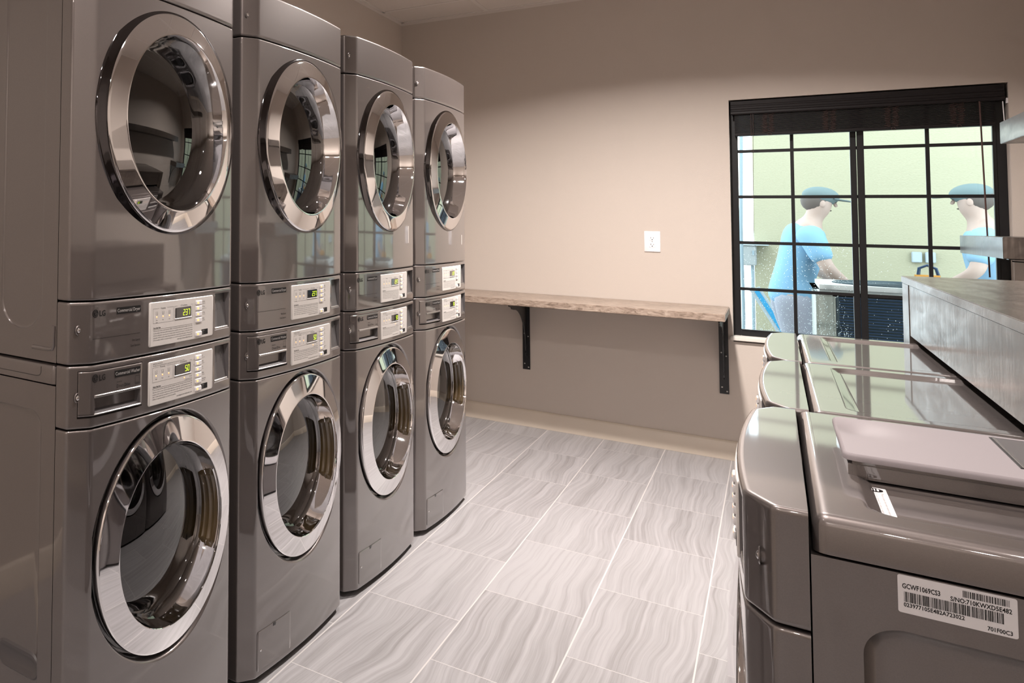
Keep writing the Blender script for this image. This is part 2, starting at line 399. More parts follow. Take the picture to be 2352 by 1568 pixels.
def polar(mb, zc, hole_r, z0, z1, N=144, rings=7, lip=None, off=0.0):
    """front face (between the corners) with a round hole"""
    X = CR - 0.009
    ang = [2 * math.pi * i / N for i in range(N)]
    cor = [math.atan2(z - zc, w) % (2 * math.pi) for w in (X, -X) for z in (z0, z1)]
    for c in cor:
        k = min(range(N), key=lambda i: abs(ang[i] - c)); ang[k] = c
    vs = []
    for j in range(rings + 1):
        t = (j / rings) ** 1.0
        for a in ang:
            ca, sa = math.cos(a), math.sin(a)
            tx = X / abs(ca) if abs(ca) > 1e-9 else 1e9
            tz = (z1 - zc) / sa if sa > 1e-9 else ((z0 - zc) / sa if sa < -1e-9 else 1e9)
            rb = min(tx, tz); rr = hole_r + (rb - hole_r) * t
            w, z = rr * ca, zc + rr * sa
            vs.append((F(w) + off, w, z))
    fs = []
    for j in range(rings):
        for i in range(N):
            a = j * N + i; b = j * N + (i + 1) % N; fs.append((a, b, b + N, a + N))
    mb.add(vs, fs)
    if lip:   # list of (radius, out) rings going inward; out relative to surface for the first few
        prev = [(F(hole_r * math.cos(a)) + off, hole_r * math.cos(a), zc + hole_r * math.sin(a)) for a in ang]
        allv = list(prev); fs = []
        for k, (r, o, rel) in enumerate(lip):
            for a in ang:
                w, z = r * math.cos(a), zc + r * math.sin(a)
                allv.append(((F(w) + off + o) if rel else o, w, z))
            for i in range(N):
                p = k * N + i; q = k * N + (i + 1) % N; fs.append((p, q, q + N, p + N))
        mb.add(allv, fs)

def rrect(w0, w1, z0, z1, r, n=5):
    pts = []
    for cx, cz, a0 in ((w1 - r, z1 - r, 0), (w0 + r, z1 - r, 90), (w0 + r, z0 + r, 180), (w1 - r, z0 + r, 270)):
        for i in range(n + 1):
            a = R(a0 + 90 * i / n); pts.append((cx + r * math.cos(a), cz + r * math.sin(a)))
    return pts
def plate(mb, w0, w1, z0, z1, off, thick, r=0.004, nseg=6, fm=None):
    """thin rounded plate following the bowed front, with a small edge bevel"""
    fm = fm or (lambda w, z, o: (F(w) + o, w, z))
    # subdivide the long horizontal edges so that it follows the curve
    base = rrect(w0, w1, z0, z1, r)
    pts = []
    for i, p in enumerate(base):
        q = base[(i + 1) % len(base)]; pts.append(p)
        if abs(q[0] - p[0]) > 0.02 and nseg:
            for k in range(1, nseg): pts.append((p[0] + (q[0] - p[0]) * k / nseg, p[1] + (q[1] - p[1]) * k / nseg))
    c = ((w0 + w1) / 2, (z0 + z1) / 2); b = min(0.0012, thick * 0.6)
    def ins(p, d):
        return (p[0] - math.copysign(min(d, abs(p[0] - c[0])), p[0] - c[0]), p[1] - math.copysign(min(d, abs(p[1] - c[1])), p[1] - c[1]))
    rings = [[fm(*p, off) for p in pts], [fm(*p, off + thick - b) for p in pts], [fm(*ins(p, b), off + thick) for p in pts]]
    vs = [v for rg in rings for v in rg]; m = len(pts); fs = []
    for j in range(2):
        for i in range(m): fs.append((j * m + i, j * m + (i + 1) % m, (j + 1) * m + (i + 1) % m, (j + 1) * m + i))
    # top surface strips: match upper/lower points by w
    up = [2 * m + i for i in range(m) if pts[i][1] > c[1]]; dn = [2 * m + i for i in range(m) if pts[i][1] <= c[1]]
    up.sort(key=lambda i: (round(vs[i][1], 6), vs[i][2])); dn.sort(key=lambda i: (round(vs[i][1], 6), -vs[i][2]))
    i = j = 0
    while i < len(up) - 1 or j < len(dn) - 1:
        if j == len(dn) - 1 or (i < len(up) - 1 and vs[up[i + 1]][1] <= vs[dn[j + 1]][1]): fs.append((up[i], dn[j], up[i + 1])); i += 1
        else: fs.append((up[i], dn[j], dn[j + 1])); j += 1
    mb.add(vs, fs)
def frame_line(mb, w0, w1, z0, z1, t, fm, gaps=()):
    """thin printed rectangle outline"""
    def q(a0, a1, b0, b1):
        n = max(1, int((a1 - a0) / 0.03))
        for i in range(n):
            x0 = a0 + (a1 - a0) * i / n; x1 = a0 + (a1 - a0) * (i + 1) / n
            mb.add([fm(x0, b0), fm(x1, b0), fm(x1, b1), fm(x0, b1)], [(0, 1, 2, 3)])
    q(w0, w1, z0, z0 + t)
    if gaps:
        q(w0, gaps[0], z1 - t, z1); q(gaps[1], w1, z1 - t, z1)
    else: q(w0, w1, z1 - t, z1)
    q(w0, w0 + t, z0, z1); q(w1 - t, w1, z0, z1)

def fm_off(off): return lambda w, z: (F(w) + off, w, z)

MESH = {}
def cached(key, fn):
    if key not in MESH: MESH[key] = fn()
    return MESH[key]

PW0, PW1 = -0.0997, 0.1859
def control_meshes(kind, cz0, cz1, pz0, pz1, digits):
    """returns list of (name, mesh) sub-parts and the panel mesh"""
    W = PW1 - PW0; H = pz1 - pz0
    S = lambda s: PW0 + s * W
    T = lambda t: pz1 - t * H
    out = []
    def build():
        mb = MB()
        holes = [(0.199, 0.279, cz0 + 0.026, cz1 - 0.012)]
        if kind == 'washer': holes.append((-0.318, -0.121, cz0 + 0.022, cz1 - 0.011))
        wrap(mb, cz0, cz1, 0.005, holes=holes)
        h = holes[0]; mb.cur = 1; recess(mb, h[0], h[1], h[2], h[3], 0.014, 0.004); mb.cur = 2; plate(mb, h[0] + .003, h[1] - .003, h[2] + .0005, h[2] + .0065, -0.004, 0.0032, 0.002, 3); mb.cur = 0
        if kind == 'washer':
            h = holes[1]
            for a in (0,):
                recess(mb, h[0], h[1], h[2], h[3], 0.012, 0.012)
        return mb.mesh('control_panel', [M['paint'], M['paint_dark'], M['steel']])
    panel = cached(('cp', kind), build)
    def bplate():
        mb = MB(); plate(mb, PW0, PW1, pz0, pz1, 0.0, 0.0022, 0.005, 10); return mb.mesh('control_plate', M['plate'])
    out.append(('control_plate', cached(('pl', kind), bplate)))
    f3 = fm_off(0.0026)
    def btxt():
        mb = MB()
        frame_line(mb, S(.05), S(.335), T(.48), T(.145), 0.0004, f3, (S(.13), S(.245)))
        add_text(mb, 'Processing', S(.188), T(.165), 0.0038, f3, 'c')
        frame_line(mb, S(.35), S(.635), T(.48), T(.145), 0.0004, f3, (S(.395), S(.60)))
        add_text(mb, 'EST Time Remaining', S(.498), T(.162), 0.0036, f3, 'c', sx=0.7)
        labs = ('Flow\nSense', 'Dry', 'Cool') if kind == 'dryer' else ('Wash', 'Rinse', 'Spin')
        for s, lb in zip((.10, .188, .278), labs):
            for k, l in enumerate(lb.split('\n')): add_text(mb, l, S(s), T(.425 + .05 * k), 0.0027, f3, 'c')
            # pictogram: little tub
            x, z = S(s), T(.262); 
            for a0, a1, b0, b1 in ((-.004, -.0035, -.003, .004), (.0035, .004, -.003, .004), (-.004, .004, -.003, -.0025), (-.003, -.001, .0035, .004), (.001, .003, .0035, .004), (-.002, .002, .0, .0005)):
                mb.add([f3(x + p, z + q) for p, q in ((a0, b0), (a1, b0), (a1, b1), (a0, b1))], [(0, 1, 2, 3)])
        for s in (.144, .233): add_text(mb, '-', S(s), T(.27), 0.003, f3, 'c')
        if kind == 'dryer':
            lines = ['1) Do not dry articles containing foam, rubber, or oil stained articles within the washer cover. 2) Do',
                     'not dry articles which have smoke cleaning solvents, gasoline, kerosene, or any other oil or waxes.',
                     '3) Do not attempt to open the door or place hands in the dryer to remove or add clothes during',
                     'operation. 4) Do not dry articles that are flammable, contain flammable fumes or like products.',
                     '5) Do not allow children to operate and play in or around the machine. 6) Read the warning labels.']
            t0 = .60; head = 'Dryer Safety Rules'
        else:
            lines = ['1) Do not open the door until the cycle has completed, the door lock light is off, and the spinning',
                     'drum has come to a stop. 2) Do not wash articles that are flammable, contain flammable fumes or like',
                     'products. 3) Do not tamper with the door safety switch or door lock. 4) Do not attempt to open the',
                     'door or place hands into the washer to remove or add clothes during operation. 5) Do not allow',
                     'children to operate and play in or around the machine.']
            t0 = .60; head = 'Washer Safety Rules'
            add_text(mb, 'Audit+Excess Suds Removal', S(.055), T(.075), 0.0034, f3, 'l', sx=0.7)
            add_text(mb, 'The filled time displayed indicates remaining time from any water rinse to finish.', S(.055), T(.115), 0.0022, f3, 'l', width=W * .46)
            add_text(mb, '- Door Lock', S(.635), T(.545), 0.0028, f3, 'r', sx=0.7)
            add_text(mb, '(cP: Pedestal/Suds Audit - Press start)', S(.635), T(.598), 0.0028, f3, 'r', sx=0.55)
        parts_ = [mb.mesh('panel_legend', M['ink'], smooth=False)]; mb = MB()
        add_text(mb, head, S(.055), T(t0), 0.0036, f3, 'l', sx=0.75, bold=True)
        mb.add([f3(a, b) for a, b in ((S(.05), T(t0 + .022)), (S(.35), T(t0 + .022)), (S(.35), T(t0 + .017)), (S(.05), T(t0 + .017)))], [(0, 1, 2, 3)])
        mb.add([f3(a, b) for a, b in ((S(.35), T(t0 + .022)), (S(.635), T(t0 + .022)), (S(.635), T(t0 + .017)), (S(.35), T(t0 + .017)))], [(0, 1, 2, 3)])
        for k, l in enumerate(lines):
            wd = W * .58 if k < len(lines) - 1 or kind == 'dryer' else W * .33
            add_text(mb, l, S(.055), T(t0 + .065 + .052 * k), 0.0027, f3, 'l', width=wd)
        add_text(mb, 'www.lgcommerciallaundry.com', S(.635), T(.93), 0.0034, f3, 'r', width=W * .24)
        parts_.append(mb.mesh('safety_rules_text', M['ink'], smooth=False)); mb = MB()
        if kind == 'dryer': bl = [('High Temp.', 'Towels, Heavy'), ('Med Temp.', 'Normal, Perm. Press'), ('Low Temp.', 'Delicate, Thin'), ('No Heat', 'Fluff & Rubber')]
        else: bl = [('Hot', 'Heavy, Whites'), ('Warm', 'Perm. Press'), ('Cold', 'Colors'), ('Delicates', 'Wool, Nylon'), ('Add Super Wash', 'Extra wash cycle')]
        ts = button_t(kind)
        for (a, b), (ta, tb) in zip(bl, ts):
            add_text(mb, a, S(.80), T(ta + .05), 0.0033, f3, 'l', sx=0.62)
            add_text(mb, b, S(.805), T(ta + .092), 0.0020, f3, 'l', sx=0.8)
        if kind == 'washer':
            for t, d in ((.16, 1), (.29, -1)):
                mb.add([f3(S(.665), T(t) + .0015 * d), f3(S(.665) - .001, T(t) - .0015 * d), f3(S(.665) + .001, T(t) - .0015 * d)], [(0, 1, 2)])
        parts_.append(mb.mesh('button_names', M['ink'], smooth=False)); return parts_
    for n_, me_ in zip(('panel_legend', 'safety_rules_text', 'button_names'), cached(('tx', kind), btxt)): out.append((n_, me_))
    def bdisp():
        mb = MB(); plate(mb, S(.366), S(.612), T(.435), T(.19), 0.0022, 0.0012, 0.002, 3); return mb.mesh('display', M['blackgloss'])
    out.append(('display', cached(('di', kind), bdisp)))
    def bbez():
        mb = MB(); plate(mb, S(.360), S(.618), T(.455), T(.432), 0.0022, 0.002, 0.001, 3); return mb.mesh('display_bezel', M['button'])
    out.append(('display_bezel', cached(('bz', kind), bbez)))
    def bdig():
        mb = MB(); n = len(digits); w = 0.0078; seven(mb, digits, S(.59) - n * w * 1.42 + w * 0.1, T(.385), w, 0.0145, fm_off(0.0040), t=0.12); return mb.mesh('display_digits', M['digit'], smooth=False)
    out.append(('display_digits', cached(('dg', digits), bdig)))
    ts = button_t(kind) + [(.835, .945)]
    for k, (ta, tb) in enumerate(ts):
        def bbtn(ta=ta, tb=tb):
            mb = MB(); plate(mb, S(.686), S(.787), T(tb), T(ta), 0.0022, 0.003, 0.0015, 2)
            mb.cur = 1; plate(mb, S(.70), S(.728), T((ta + tb) / 2 + .022), T((ta + tb) / 2 - .022), 0.0052, 0.0003, 0.0005, 0)
            return mb.mesh('button', [M['button'], M['led']])
        out.append(('button', cached(('bt', kind, k), bbtn)))
    def bstart():
        mb = MB(); plate(mb, S(.789), S(.90), T(.935), T(.805), 0.0022, 0.0005, 0.001, 2)
        mb.cur = 1
        for k, l in enumerate(('Start/Pause', 'Press Twice', 'For Cancel')):
            add_text(mb, l, S(.798), T(.845 + .036 * k), 0.0026 if k == 0 else 0.0019, fm_off(0.0031), 'l', sx=0.72)
        return mb.mesh('start_label', [M['ink'], M['ink_light']], smooth=False)
    out.append(('start_label', cached(('st', kind), bstart)))
    leds = [(.10, .34), (.188, .34), (.278, .34)] + ([(.515, .54)] if kind == 'washer' else [])
    for k, (s, t) in enumerate(leds):
        def bled(s=s, t=t):
            mb = MB(); mb.ball((F(S(s)) + 0.0022, S(s), T(t)), 0.0019, 12, 8, (0.6, 1, 1)); return mb.mesh('indicator_light', M['led'])
        out.append(('indicator_light', cached(('ld', kind, k), bled)))
    # engraved warning pictograms in the pocket
    def bpic():
        mb = MB(); d = lambda w, z: (F(w) - 0.009, w, z)
        def ln(a, b, t=0.0006):
            dx, dz = b[0] - a[0], b[1] - a[1]; L = math.hypot(dx, dz); nx, nz = -dz / L * t, dx / L * t
            mb.add([d(a[0] + nx, a[1] + nz), d(b[0] + nx, b[1] + nz), d(b[0] - nx, b[1] - nz), d(a[0] - nx, a[1] - nz)], [(0, 1, 2, 3)])
        zc = (cz0 + cz1) / 2 + 0.004
        for (cw, cz, k) in ((.222, zc + .018, 0), (.254, zc + .018, 1), (.222, zc - .016, 2), (.254, zc - .016, 3)):
            a, b = .008, .012
            if k == 0:
                for p, q in (((-a, -b), (a, -b)), ((a, -b), (a, b)), ((a, b), (-a, b)), ((-a, b), (-a, -b)), ((a - .003, b), (a + .002, b + .004))): ln((cw + p[0], cz + p[1]), (cw + q[0], cz + q[1]))
            else:
                ln((cw - a, cz - b), (cw + a, cz + b)); ln((cw - a, cz + b), (cw + a, cz - b)); ln((cw - a, cz + b), (cw + a, cz + b))
                if k == 1: ln((cw - a, cz - b), (cw + a, cz - b))
                if k >= 2:
                    for q in range(8):
                        t0 = q * math.pi / 4; t1 = t0 + math.pi / 4; rr = .0055
                        ln((cw + rr * math.cos(t0), cz + rr * math.sin(t0)), (cw + rr * math.cos(t1), cz + rr * math.sin(t1)), .0005 if k == 2 else .0022)
        return mb.mesh('warning_symbols', M['ink_soft'], smooth=False)
    out.append(('warning_symbols', cached(('pi', kind), bpic)))
    def bscrew():
        zc = cz0 + (0.074 if kind == 'dryer' else 0.067)
        mb = MB(); w = side * 0.317; o = F(w)
        mb.lathe([(0.0110, -0.0003), (0.0095, 0.0012), (0.0072, -0.0012)], (o, w, zc), 24)
        mb.cur = 1; mb.ball((o + 0.0004, w, zc), 0.0056, 14, 8, (0.6, 1, 1))
        return mb.mesh('screw', [M['paint'], M['chrome']])
    for side in (-1, 1): out.append(('screw', cached(('sc', kind, side), bscrew)))
    # brand logo, name badge
    fl = fm_off(0.0006 if kind == 'dryer' else 0.0027)
    zl = cz0 + (0.108 if kind == 'dryer' else 0.106)
    def blogo():
        mb = MB(); cx, cz, rr = -0.281, zl, 0.0088
        n = 28
        mb.add([fl(cx, cz)] + [fl(cx + rr * math.cos(2 * math.pi * i / n), cz + rr * math.sin(2 * math.pi * i / n)) for i in range(n)], [(0, 1 + i, 1 + (i + 1) % n) for i in range(n)])
        add_text(mb, 'LG', cx + 0.0125, cz - 0.0062, 0.0125, fl, 'l', sx=0.95, bold=True)
        mb.cur = 1
        f2 = lambda w, z: (fl(w, z)[0] + 0.0003, w, z)
        def arc(r0, r1, a0, a1, m=20):
            v = []
            for i in range(m + 1):
                a = R(a0 + (a1 - a0) * i / m); v += [f2(cx + r0 * math.cos(a), cz + r0 * math.sin(a)), f2(cx + r1 * math.cos(a), cz + r1 * math.sin(a))]
            mb.add(v, [(2 * i, 2 * i + 1, 2 * i + 3, 2 * i + 2) for i in range(m)])
        arc(0.0062, 0.0068, 75, 360)
        mb.add([f2(cx + a, cz + b) for a, b in ((0.0015, 0), (0.0066, 0), (0.0066, -.0006), (0.0015, -.0006))], [(0, 1, 2, 3)])
        mb.add([f2(cx + a, cz + b) for a, b in ((-.0004, .004), (.0004, .004), (.0004, -.003), (-.0004, -.003))], [(0, 1, 2, 3)])
        mb.add([f2(cx + a, cz + b) for a, b in ((-.0004, -.0024), (.0022, -.0024), (.0022, -.003), (-.0004, -.003))], [(0, 1, 2, 3)])
        arc(0, 0.0009, 0, 360, 8) if False else mb.add([f2(cx - .0034 + .0009 * math.cos(q), cz + .003 + .0009 * math.sin(q)) for q in [k * math.pi / 4 for k in range(8)]], [tuple(range(8))])
        return mb.mesh('brand_logo', [M['ink'], M['paint']], smooth=False)
    logo = ('brand_logo', cached(('lg', kind), blogo))
    def bbadge():
        mb = MB(); w0, w1 = (-0.213, -0.130) if kind == 'dryer' else (-0.219, -0.131)
        z0 = zl - 0.0065
        n = 5
        for i in range(n):
            a0 = w0 + (w1 - w0) * i / n; a1 = w0 + (w1 - w0) * (i + 1) / n
            mb.add([fl(a0, z0), fl(a1, z0), fl(a1, z0 + .015), fl(a0, z0 + .015)], [(0, 1, 2, 3)])
        mb.cur = 1
        f2 = lambda w, z: (fl(w, z)[0] + 0.0003, w, z)
        add_text(mb, 'Commercial Dryer' if kind == 'dryer' else 'Commercial Washer', w0 + .002, z0 + .0042, 0.0078, f2, 'l', width=w1 - w0 - .004)
        first = mb.mesh('name_badge', [M['ink'], M['ink_light']], smooth=False); mb = MB()
        if kind == 'dryer':
            mb.cur = 0
            zz = cz0 + 0.053
            for i in range(6):
                a0 = -0.288 + 0.157 * i / 6; a1 = -0.288 + 0.157 * (i + 1) / 6
                mb.add([fl(a0, zz), fl(a1, zz), fl(a1, zz + .0008), fl(a0, zz + .0008)], [(0, 1, 2, 3)])
            add_text(mb, 'Ultra Capacity', -0.131, cz0 + 0.037, 0.0048, fl, 'r', sx=0.75)
            add_text(mb, 'Quiet Operation', -0.131, cz0 + 0.025, 0.0048, fl, 'r', sx=0.75)
        else:
            add_text(mb, 'Inverter', -0.212, cz0 + 0.0875, 0.0040, fl, 'l', sx=1.0)
            add_text(mb, 'Direct Drive', -0.212, cz0 + 0.0765, 0.0075, fl, 'l', sx=0.85)
            zz = cz0 + 0.0755
            frame_line(mb, -0.149, -0.133, zz, zz + 0.019, 0.0006, fl)
            add_text(mb, 'ENERGY', -0.141, zz + 0.0015, 0.003, fl, 'c', width=0.013)
        return first, mb.mesh('feature_text', [M['ink'], M['ink_light']], smooth=False)
    badge = cached(('bd', kind), bbadge)
    return panel, out, logo, badge
def button_t(kind):
    return [(.085, .185), (.21, .325), (.35, .465), (.495, .61)] if kind == 'dryer' else [(.075, .185), (.21, .325), (.35, .465), (.495, .61), (.64, .755)]

def side_mesh(mb, sgn, z0, z1, x0, x1, pads):
    """one side sheet of the cabinet with pressed pads; split in bands along x"""
    y = sgn * HW
    xs = [x0] + [p['cut'] for p in pads if p.get('cut')] + [x1]
    for k, p in enumerate(pads):
        a, b = xs[k], xs[k + 1]
        N = 12
        rr = rrect(p['x0'], p['x1'], p['z0'], p['z1'], p['r'], N)
        c = ((p['x0'] + p['x1']) / 2, (p['z0'] + p['z1']) / 2)
        outer = []
        for (px, pz) in rr:
            dx, dz = px - c[0], pz - c[1]
            tx = ((b if dx > 0 else a) - c[0]) / dx if abs(dx) > 1e-9 else 1e9
            tz = ((z1 if dz > 0 else z0) - c[1]) / dz if abs(dz) > 1e-9 else 1e9
            t = min(tx, tz); outer.append((c[0] + dx * t, c[1] + dz * t))
        # corner vertices for the outer rectangle
        cors = [(b, z1), (a, z1), (a, z0), (b, z0)]
        for co in cors:
            k2 = min(range(len(outer)), key=lambda i: abs(math.atan2(outer[i][1] - c[1], outer[i][0] - c[0]) - math.atan2(co[1] - c[1], co[0] - c[0])))
            outer[k2] = co
        def insd(d): return rrect(p['x0'] + d, p['x1'] - d, p['z0'] + d, p['z1'] - d, max(p['r'] - d, 0.001), N)
        g = p.get('g', 0.006); D = p['d']
        rings = [(outer, 0), (rr, 0), (insd(g * .35), D * .75), (insd(g * .8), D), (insd(g * 1.6), D)] + ([(insd(g * 2.1), D * .75), (insd(g * 2.6), 0)] if p.get('groove') else [])
        vs = [(q[0], y - sgn * d, q[1]) for rg, d in rings for q in rg]; m = len(rr); fs = []
        for j in range(len(rings) - 1):
            for i in range(m): fs.append((j * m + i, j * m + (i + 1) % m, (j + 1) * m + (i + 1) % m, (j + 1) * m + i))
        fs.append(tuple((len(rings) - 1) * m + i for i in range(m)))
        mb.add(vs, fs)
BACK = -0.74
def cabinet_mesh(kind):
    mb = MB()
    if kind == 'dryer': z0, z1 = 0.004, 0.983
    else: z0, z1 = 0.022, 0.938
    x1 = SEAM - 0.0015
    for s in (-1, 1):
        if kind == 'dryer':
            pads = [dict(x0=-0.235, x1=-0.103, z0=0.068, z1=0.905, r=0.0655, d=0.0035, cut=-0.29, g=0.005),
                    ]
            # front band with the stadium press, back band with a large press
            side_mesh(mb, s, z0, z1, -0.30, x1, [dict(x0=-0.235, x1=-0.103, z0=0.068, z1=0.905, r=0.0655, d=0.0035, g=0.005)])
            side_mesh(mb, s, z0, z1, BACK, -0.30, [dict(x0=-0.70, x1=-0.33, z0=0.10, z1=0.90, r=0.05, d=0.004, g=0.006)])
            y = s * HW
            mb.tube([(-0.131, y, 0.031), (-0.085, y, 0.031), (-0.072, y, 0.033), (-0.068, y, 0.040), (-0.068, y, 0.083)], 0.0045, 10)
        else:
            side_mesh(mb, s, z0, z1, BACK, x1, [dict(x0=-0.69, x1=-0.100, z0=0.12, z1=0.878, r=0.035, d=0.006, g=0.013)])
    # top, bottom, back sheets
    mb.add([(BACK, -HW, z0), (BACK, HW, z0), (BACK, HW, z1), (BACK, -HW, z1)], [(0, 1, 2, 3)])
    mb.add([(BACK, -HW, z0), (BACK, HW, z0), (x1, HW, z0), (x1, -HW, z0)], [(0, 1, 2, 3)])
    mb.add([(BACK, -HW, z1), (BACK, HW, z1), (x1, HW, z1), (x1, -HW, z1)], [(0, 1, 2, 3)])
    mb.cur = 1   # front flange, dark
    zc, rr = (0.552, 0.235) if kind == 'dryer' else (0.556, 0.235)
    n = 48; ring = [(x1 - 0.004, rr * math.cos(2 * math.pi * i / n), zc + rr * math.sin(2 * math.pi * i / n)) for i in range(n)]
    outer = []
    for i in range(n):
        a = 2 * math.pi * i / n; ca, sa = math.cos(a), math.sin(a)
        t = min(HW / abs(ca) if abs(ca) > 1e-6 else 9, ((z1 - zc) / sa if sa > 0 else (z0 - zc) / sa) if abs(sa) > 1e-6 else 9)
        outer.append((x1 - 0.004, ca * t, zc + sa * t))
    mb.add(ring + outer, [(i, (i + 1) % n, n + (i + 1) % n, n + i) for i in range(n)])
    return mb.mesh('cabinet', [M['paint'], M['black']])
def lid_mesh():
    mb = MB()
    z0, z1 = 0.941, 0.984; x0, x1 = BACK - 0.01, SEAM - 0.003; r = 0.012
    def ring(ins, z):
        return [(a, b, z) for a, b in rrect(x0 + ins, x1 - ins, -HW + ins, HW - ins, max(0.014 - ins, 0.003), 5)]
    rings = [ring(0.0, z0), ring(0, z1 - r), ring(0.0015, z1 - r * .6), ring(0.005, z1 - r * .2), ring(0.010, z1 - 0.0004), ring(0.0135, z1), ring(0.017, z1)]
    rx0, rx1, ry = BACK + 0.08, SEAM - 0.052, 0.290
    def rr(ins, z, rad): return [(a, b, z) for a, b in rrect(rx0 + ins, rx1 - ins, -ry + ins, ry - ins, rad, 5)]
    rings += [rr(-0.003, z1, 0.032), rr(0, z1, 0.03), rr(0.002, z1 - 0.0005, 0.028), rr(0.012, z1 - 0.0055, 0.02), rr(0.015, z1 - 0.006, 0.018), rr(0.018, z1 - 0.006, 0.018)]
    m = len(rings[0]); vs = [v for g in rings for v in g]; fs = []
    for j in range(len(rings) - 1):
        for i in range(m): fs.append((j * m + i, j * m + (i + 1) % m, (j + 1) * m + (i + 1) % m, (j + 1) * m + i))
    fs.append(tuple((len(rings) - 1) * m + i for i in range(m)))
    # side trim notch line
    mb.add(vs, fs)
    mb.cur = 1
    for s in (-1,):
        y = s * (HW + 0.0003)
        pts = [(-0.62, 0.9535), (-0.118, 0.9535), (-0.108, 0.956), (-0.104, 0.962), (-0.104, 0.9755)]
        for a, b in zip(pts[:-1], pts[1:]):
            dx, dz = b[0] - a[0], b[1] - a[1]; L = math.hypot(dx, dz); t = 0.0006
            nx, nz = -dz / L * t, dx / L * t
            mb.add([(a[0] + nx, y, a[1] + nz), (b[0] + nx, y, b[1] + nz), (b[0] - nx, y, b[1] - nz), (a[0] - nx, y, a[1] - nz)], [(0, 1, 2, 3)])
    return mb.mesh('lid', [M['paint'], M['black']])

def door_parts(parent, kind, zc):
    """round door: ring, glass, gasket, (washer) grip"""
    def ring():
        mb = MB()
        if kind == 'washer':
            pr = [(0.255, -0.016), (0.266, -0.014), (0.2705, -0.008), (0.2720, 0.000), (0.2722, 0.0085), (0.2712, 0.0108), (0.2690, 0.0120), (0.2670, 0.01245),
                  (0.2180, 0.0225), (0.2158, 0.02295), (0.2135, 0.0234), (0.2118, 0.0235), (0.2105, 0.0225), (0.2098, 0.018), (0.207, 0.006), (0.203, -0.008), (0.199, -0.020), (0.1965, -0.030), (0.196, -0.0345)]
        else:
            pr = [(0.267, 0.013), (0.2650, 0.0155), (0.2620, 0.0172), (0.2595, 0.0180), (0.2200, 0.0287), (0.2175, 0.02935), (0.2145, 0.0300), (0.2127, 0.0298), (0.2112, 0.0265), (0.2085, 0.0150), (0.2050, 0.002), (0.2010, -0.012), (0.1985, -0.020), (0.1975, -0.0245)]
        mb.lathe(pr, (0, 0, zc), 160)
        return mb.mesh('door', M['chrome'])
    d = link('door', cached(('ring', kind), ring), parent)
    def gl():
        mb = MB(); base, top = (-0.0345, -0.010) if kind == 'washer' else (-0.0245, -0.002)
        Rg = 0.1975 if kind == 'dryer' else 0.196; pr = []
        for i in range(15):
            t = i / 14; r = Rg * (1 - t) + 0.0005 * t; pr.append((r, base + (top - base) * (1 - (r / Rg) ** 2)))
        mb.lathe(pr, (0, 0, zc), 96)
        return mb.mesh('door_glass', M['doorglass'])
    link('door_glass', cached(('gl', kind), gl), d)
    def gk():
        mb = MB()
        if kind == 'dryer':
            mb.lathe([(0.2905, -0.012), (0.2905, 0.0025), (0.2885, 0.0052), (0.2855, 0.0062), (0.279, 0.0088), (0.272, 0.0118), (0.266, 0.0142), (0.262, 0.0135)], (0, 0, zc), 128)
        else: mb.lathe([(0.215, -0.022), (0.262, -0.021), (0.2735, -0.0195), (0.2745, -0.017), (0.266, -0.015)], (0, 0, zc), 128)
        return mb.mesh('gasket', M['darkrefl_chrome'] if kind == 'dryer' else M['blackgloss'])  # dryer shoulder: dark reflection is in the chrome colour
    link('gasket', cached(('gk', kind), gk), d)
    if kind == 'washer':
        def hd():
            mb = MB(); n = 40; a0, a1 = R(-27), R(31)
            prof = [(0.208, -0.028), (0.196, -0.027), (0.194, -0.018), (0.197, -0.012), (0.1965, -0.004), (0.200, 0.001), (0.2, 0.009), (0.204, 0.013), (0.210, 0.014)]
            vs = []
            for i in range(n + 1):
                a = a0 + (a1 - a0) * i / n
                e = min(1, min(i, n - i) / 3); 
                for r, o in prof:
                    r2 = 0.209 - (0.209 - r) * (0.35 + 0.65 * e); vs.append((o * (0.8 + 0.2 * e), r2 * math.cos(a), zc + r2 * math.sin(a)))
            m = len(prof); fs = [(i * m + k, i * m + k + 1, (i + 1) * m + k + 1, (i + 1) * m + k) for i in range(n) for k in range(m - 1)]
            fs += [tuple(range(m)), tuple(n * m + k for k in range(m))]
            mb.add(vs, fs)
            mb.cur = 1
            mb.tube([(0.016, 0.2085 * math.cos(a0 + (a1 - a0) * i / 30), zc + 0.2085 * math.sin(a0 + (a1 - a0) * i / 30)) for i in range(31)], 0.0018, 8)
            mb.tube([(-0.004, 0.1985 * math.cos(a0 + (a1 - a0) * i / 30), zc + 0.1985 * math.sin(a0 + (a1 - a0) * i / 30)) for i in range(31)], 0.0012, 8)
            return mb.mesh('door_handle', [M['grip'], M['chrome']])
        link('door_handle', cached('hd', hd), d)
    def drum():
        mb = MB()
        mb.lathe([(0.225, -0.064), (0.225, -0.075), (0.20, -0.09), (0.235, -0.12), (0.24, -0.5), (0.20, -0.55), (0.001, -0.56)], (0, 0, zc), 64)
        for k in range(3):
            a = R(90 + 120 * k); mb.tube([(-0.13, 0.225 * math.cos(a), zc + 0.225 * math.sin(a)), (-0.5, 0.225 * math.cos(a), zc + 0.225 * math.sin(a))], 0.03, 10)
        return mb.mesh('drum', M['drum'])
    link('drum', cached(('drum', kind), drum), parent)

def foot_mesh(w, x):
    mb = MB(); mb.cyl((x, w, 0.0), (x, w, 0.010), 0.022, 0.020, 20); mb.cyl((x, w, 0.010), (x, w, 0.024), 0.010, None, 12); return mb.mesh('foot', M['foot'])

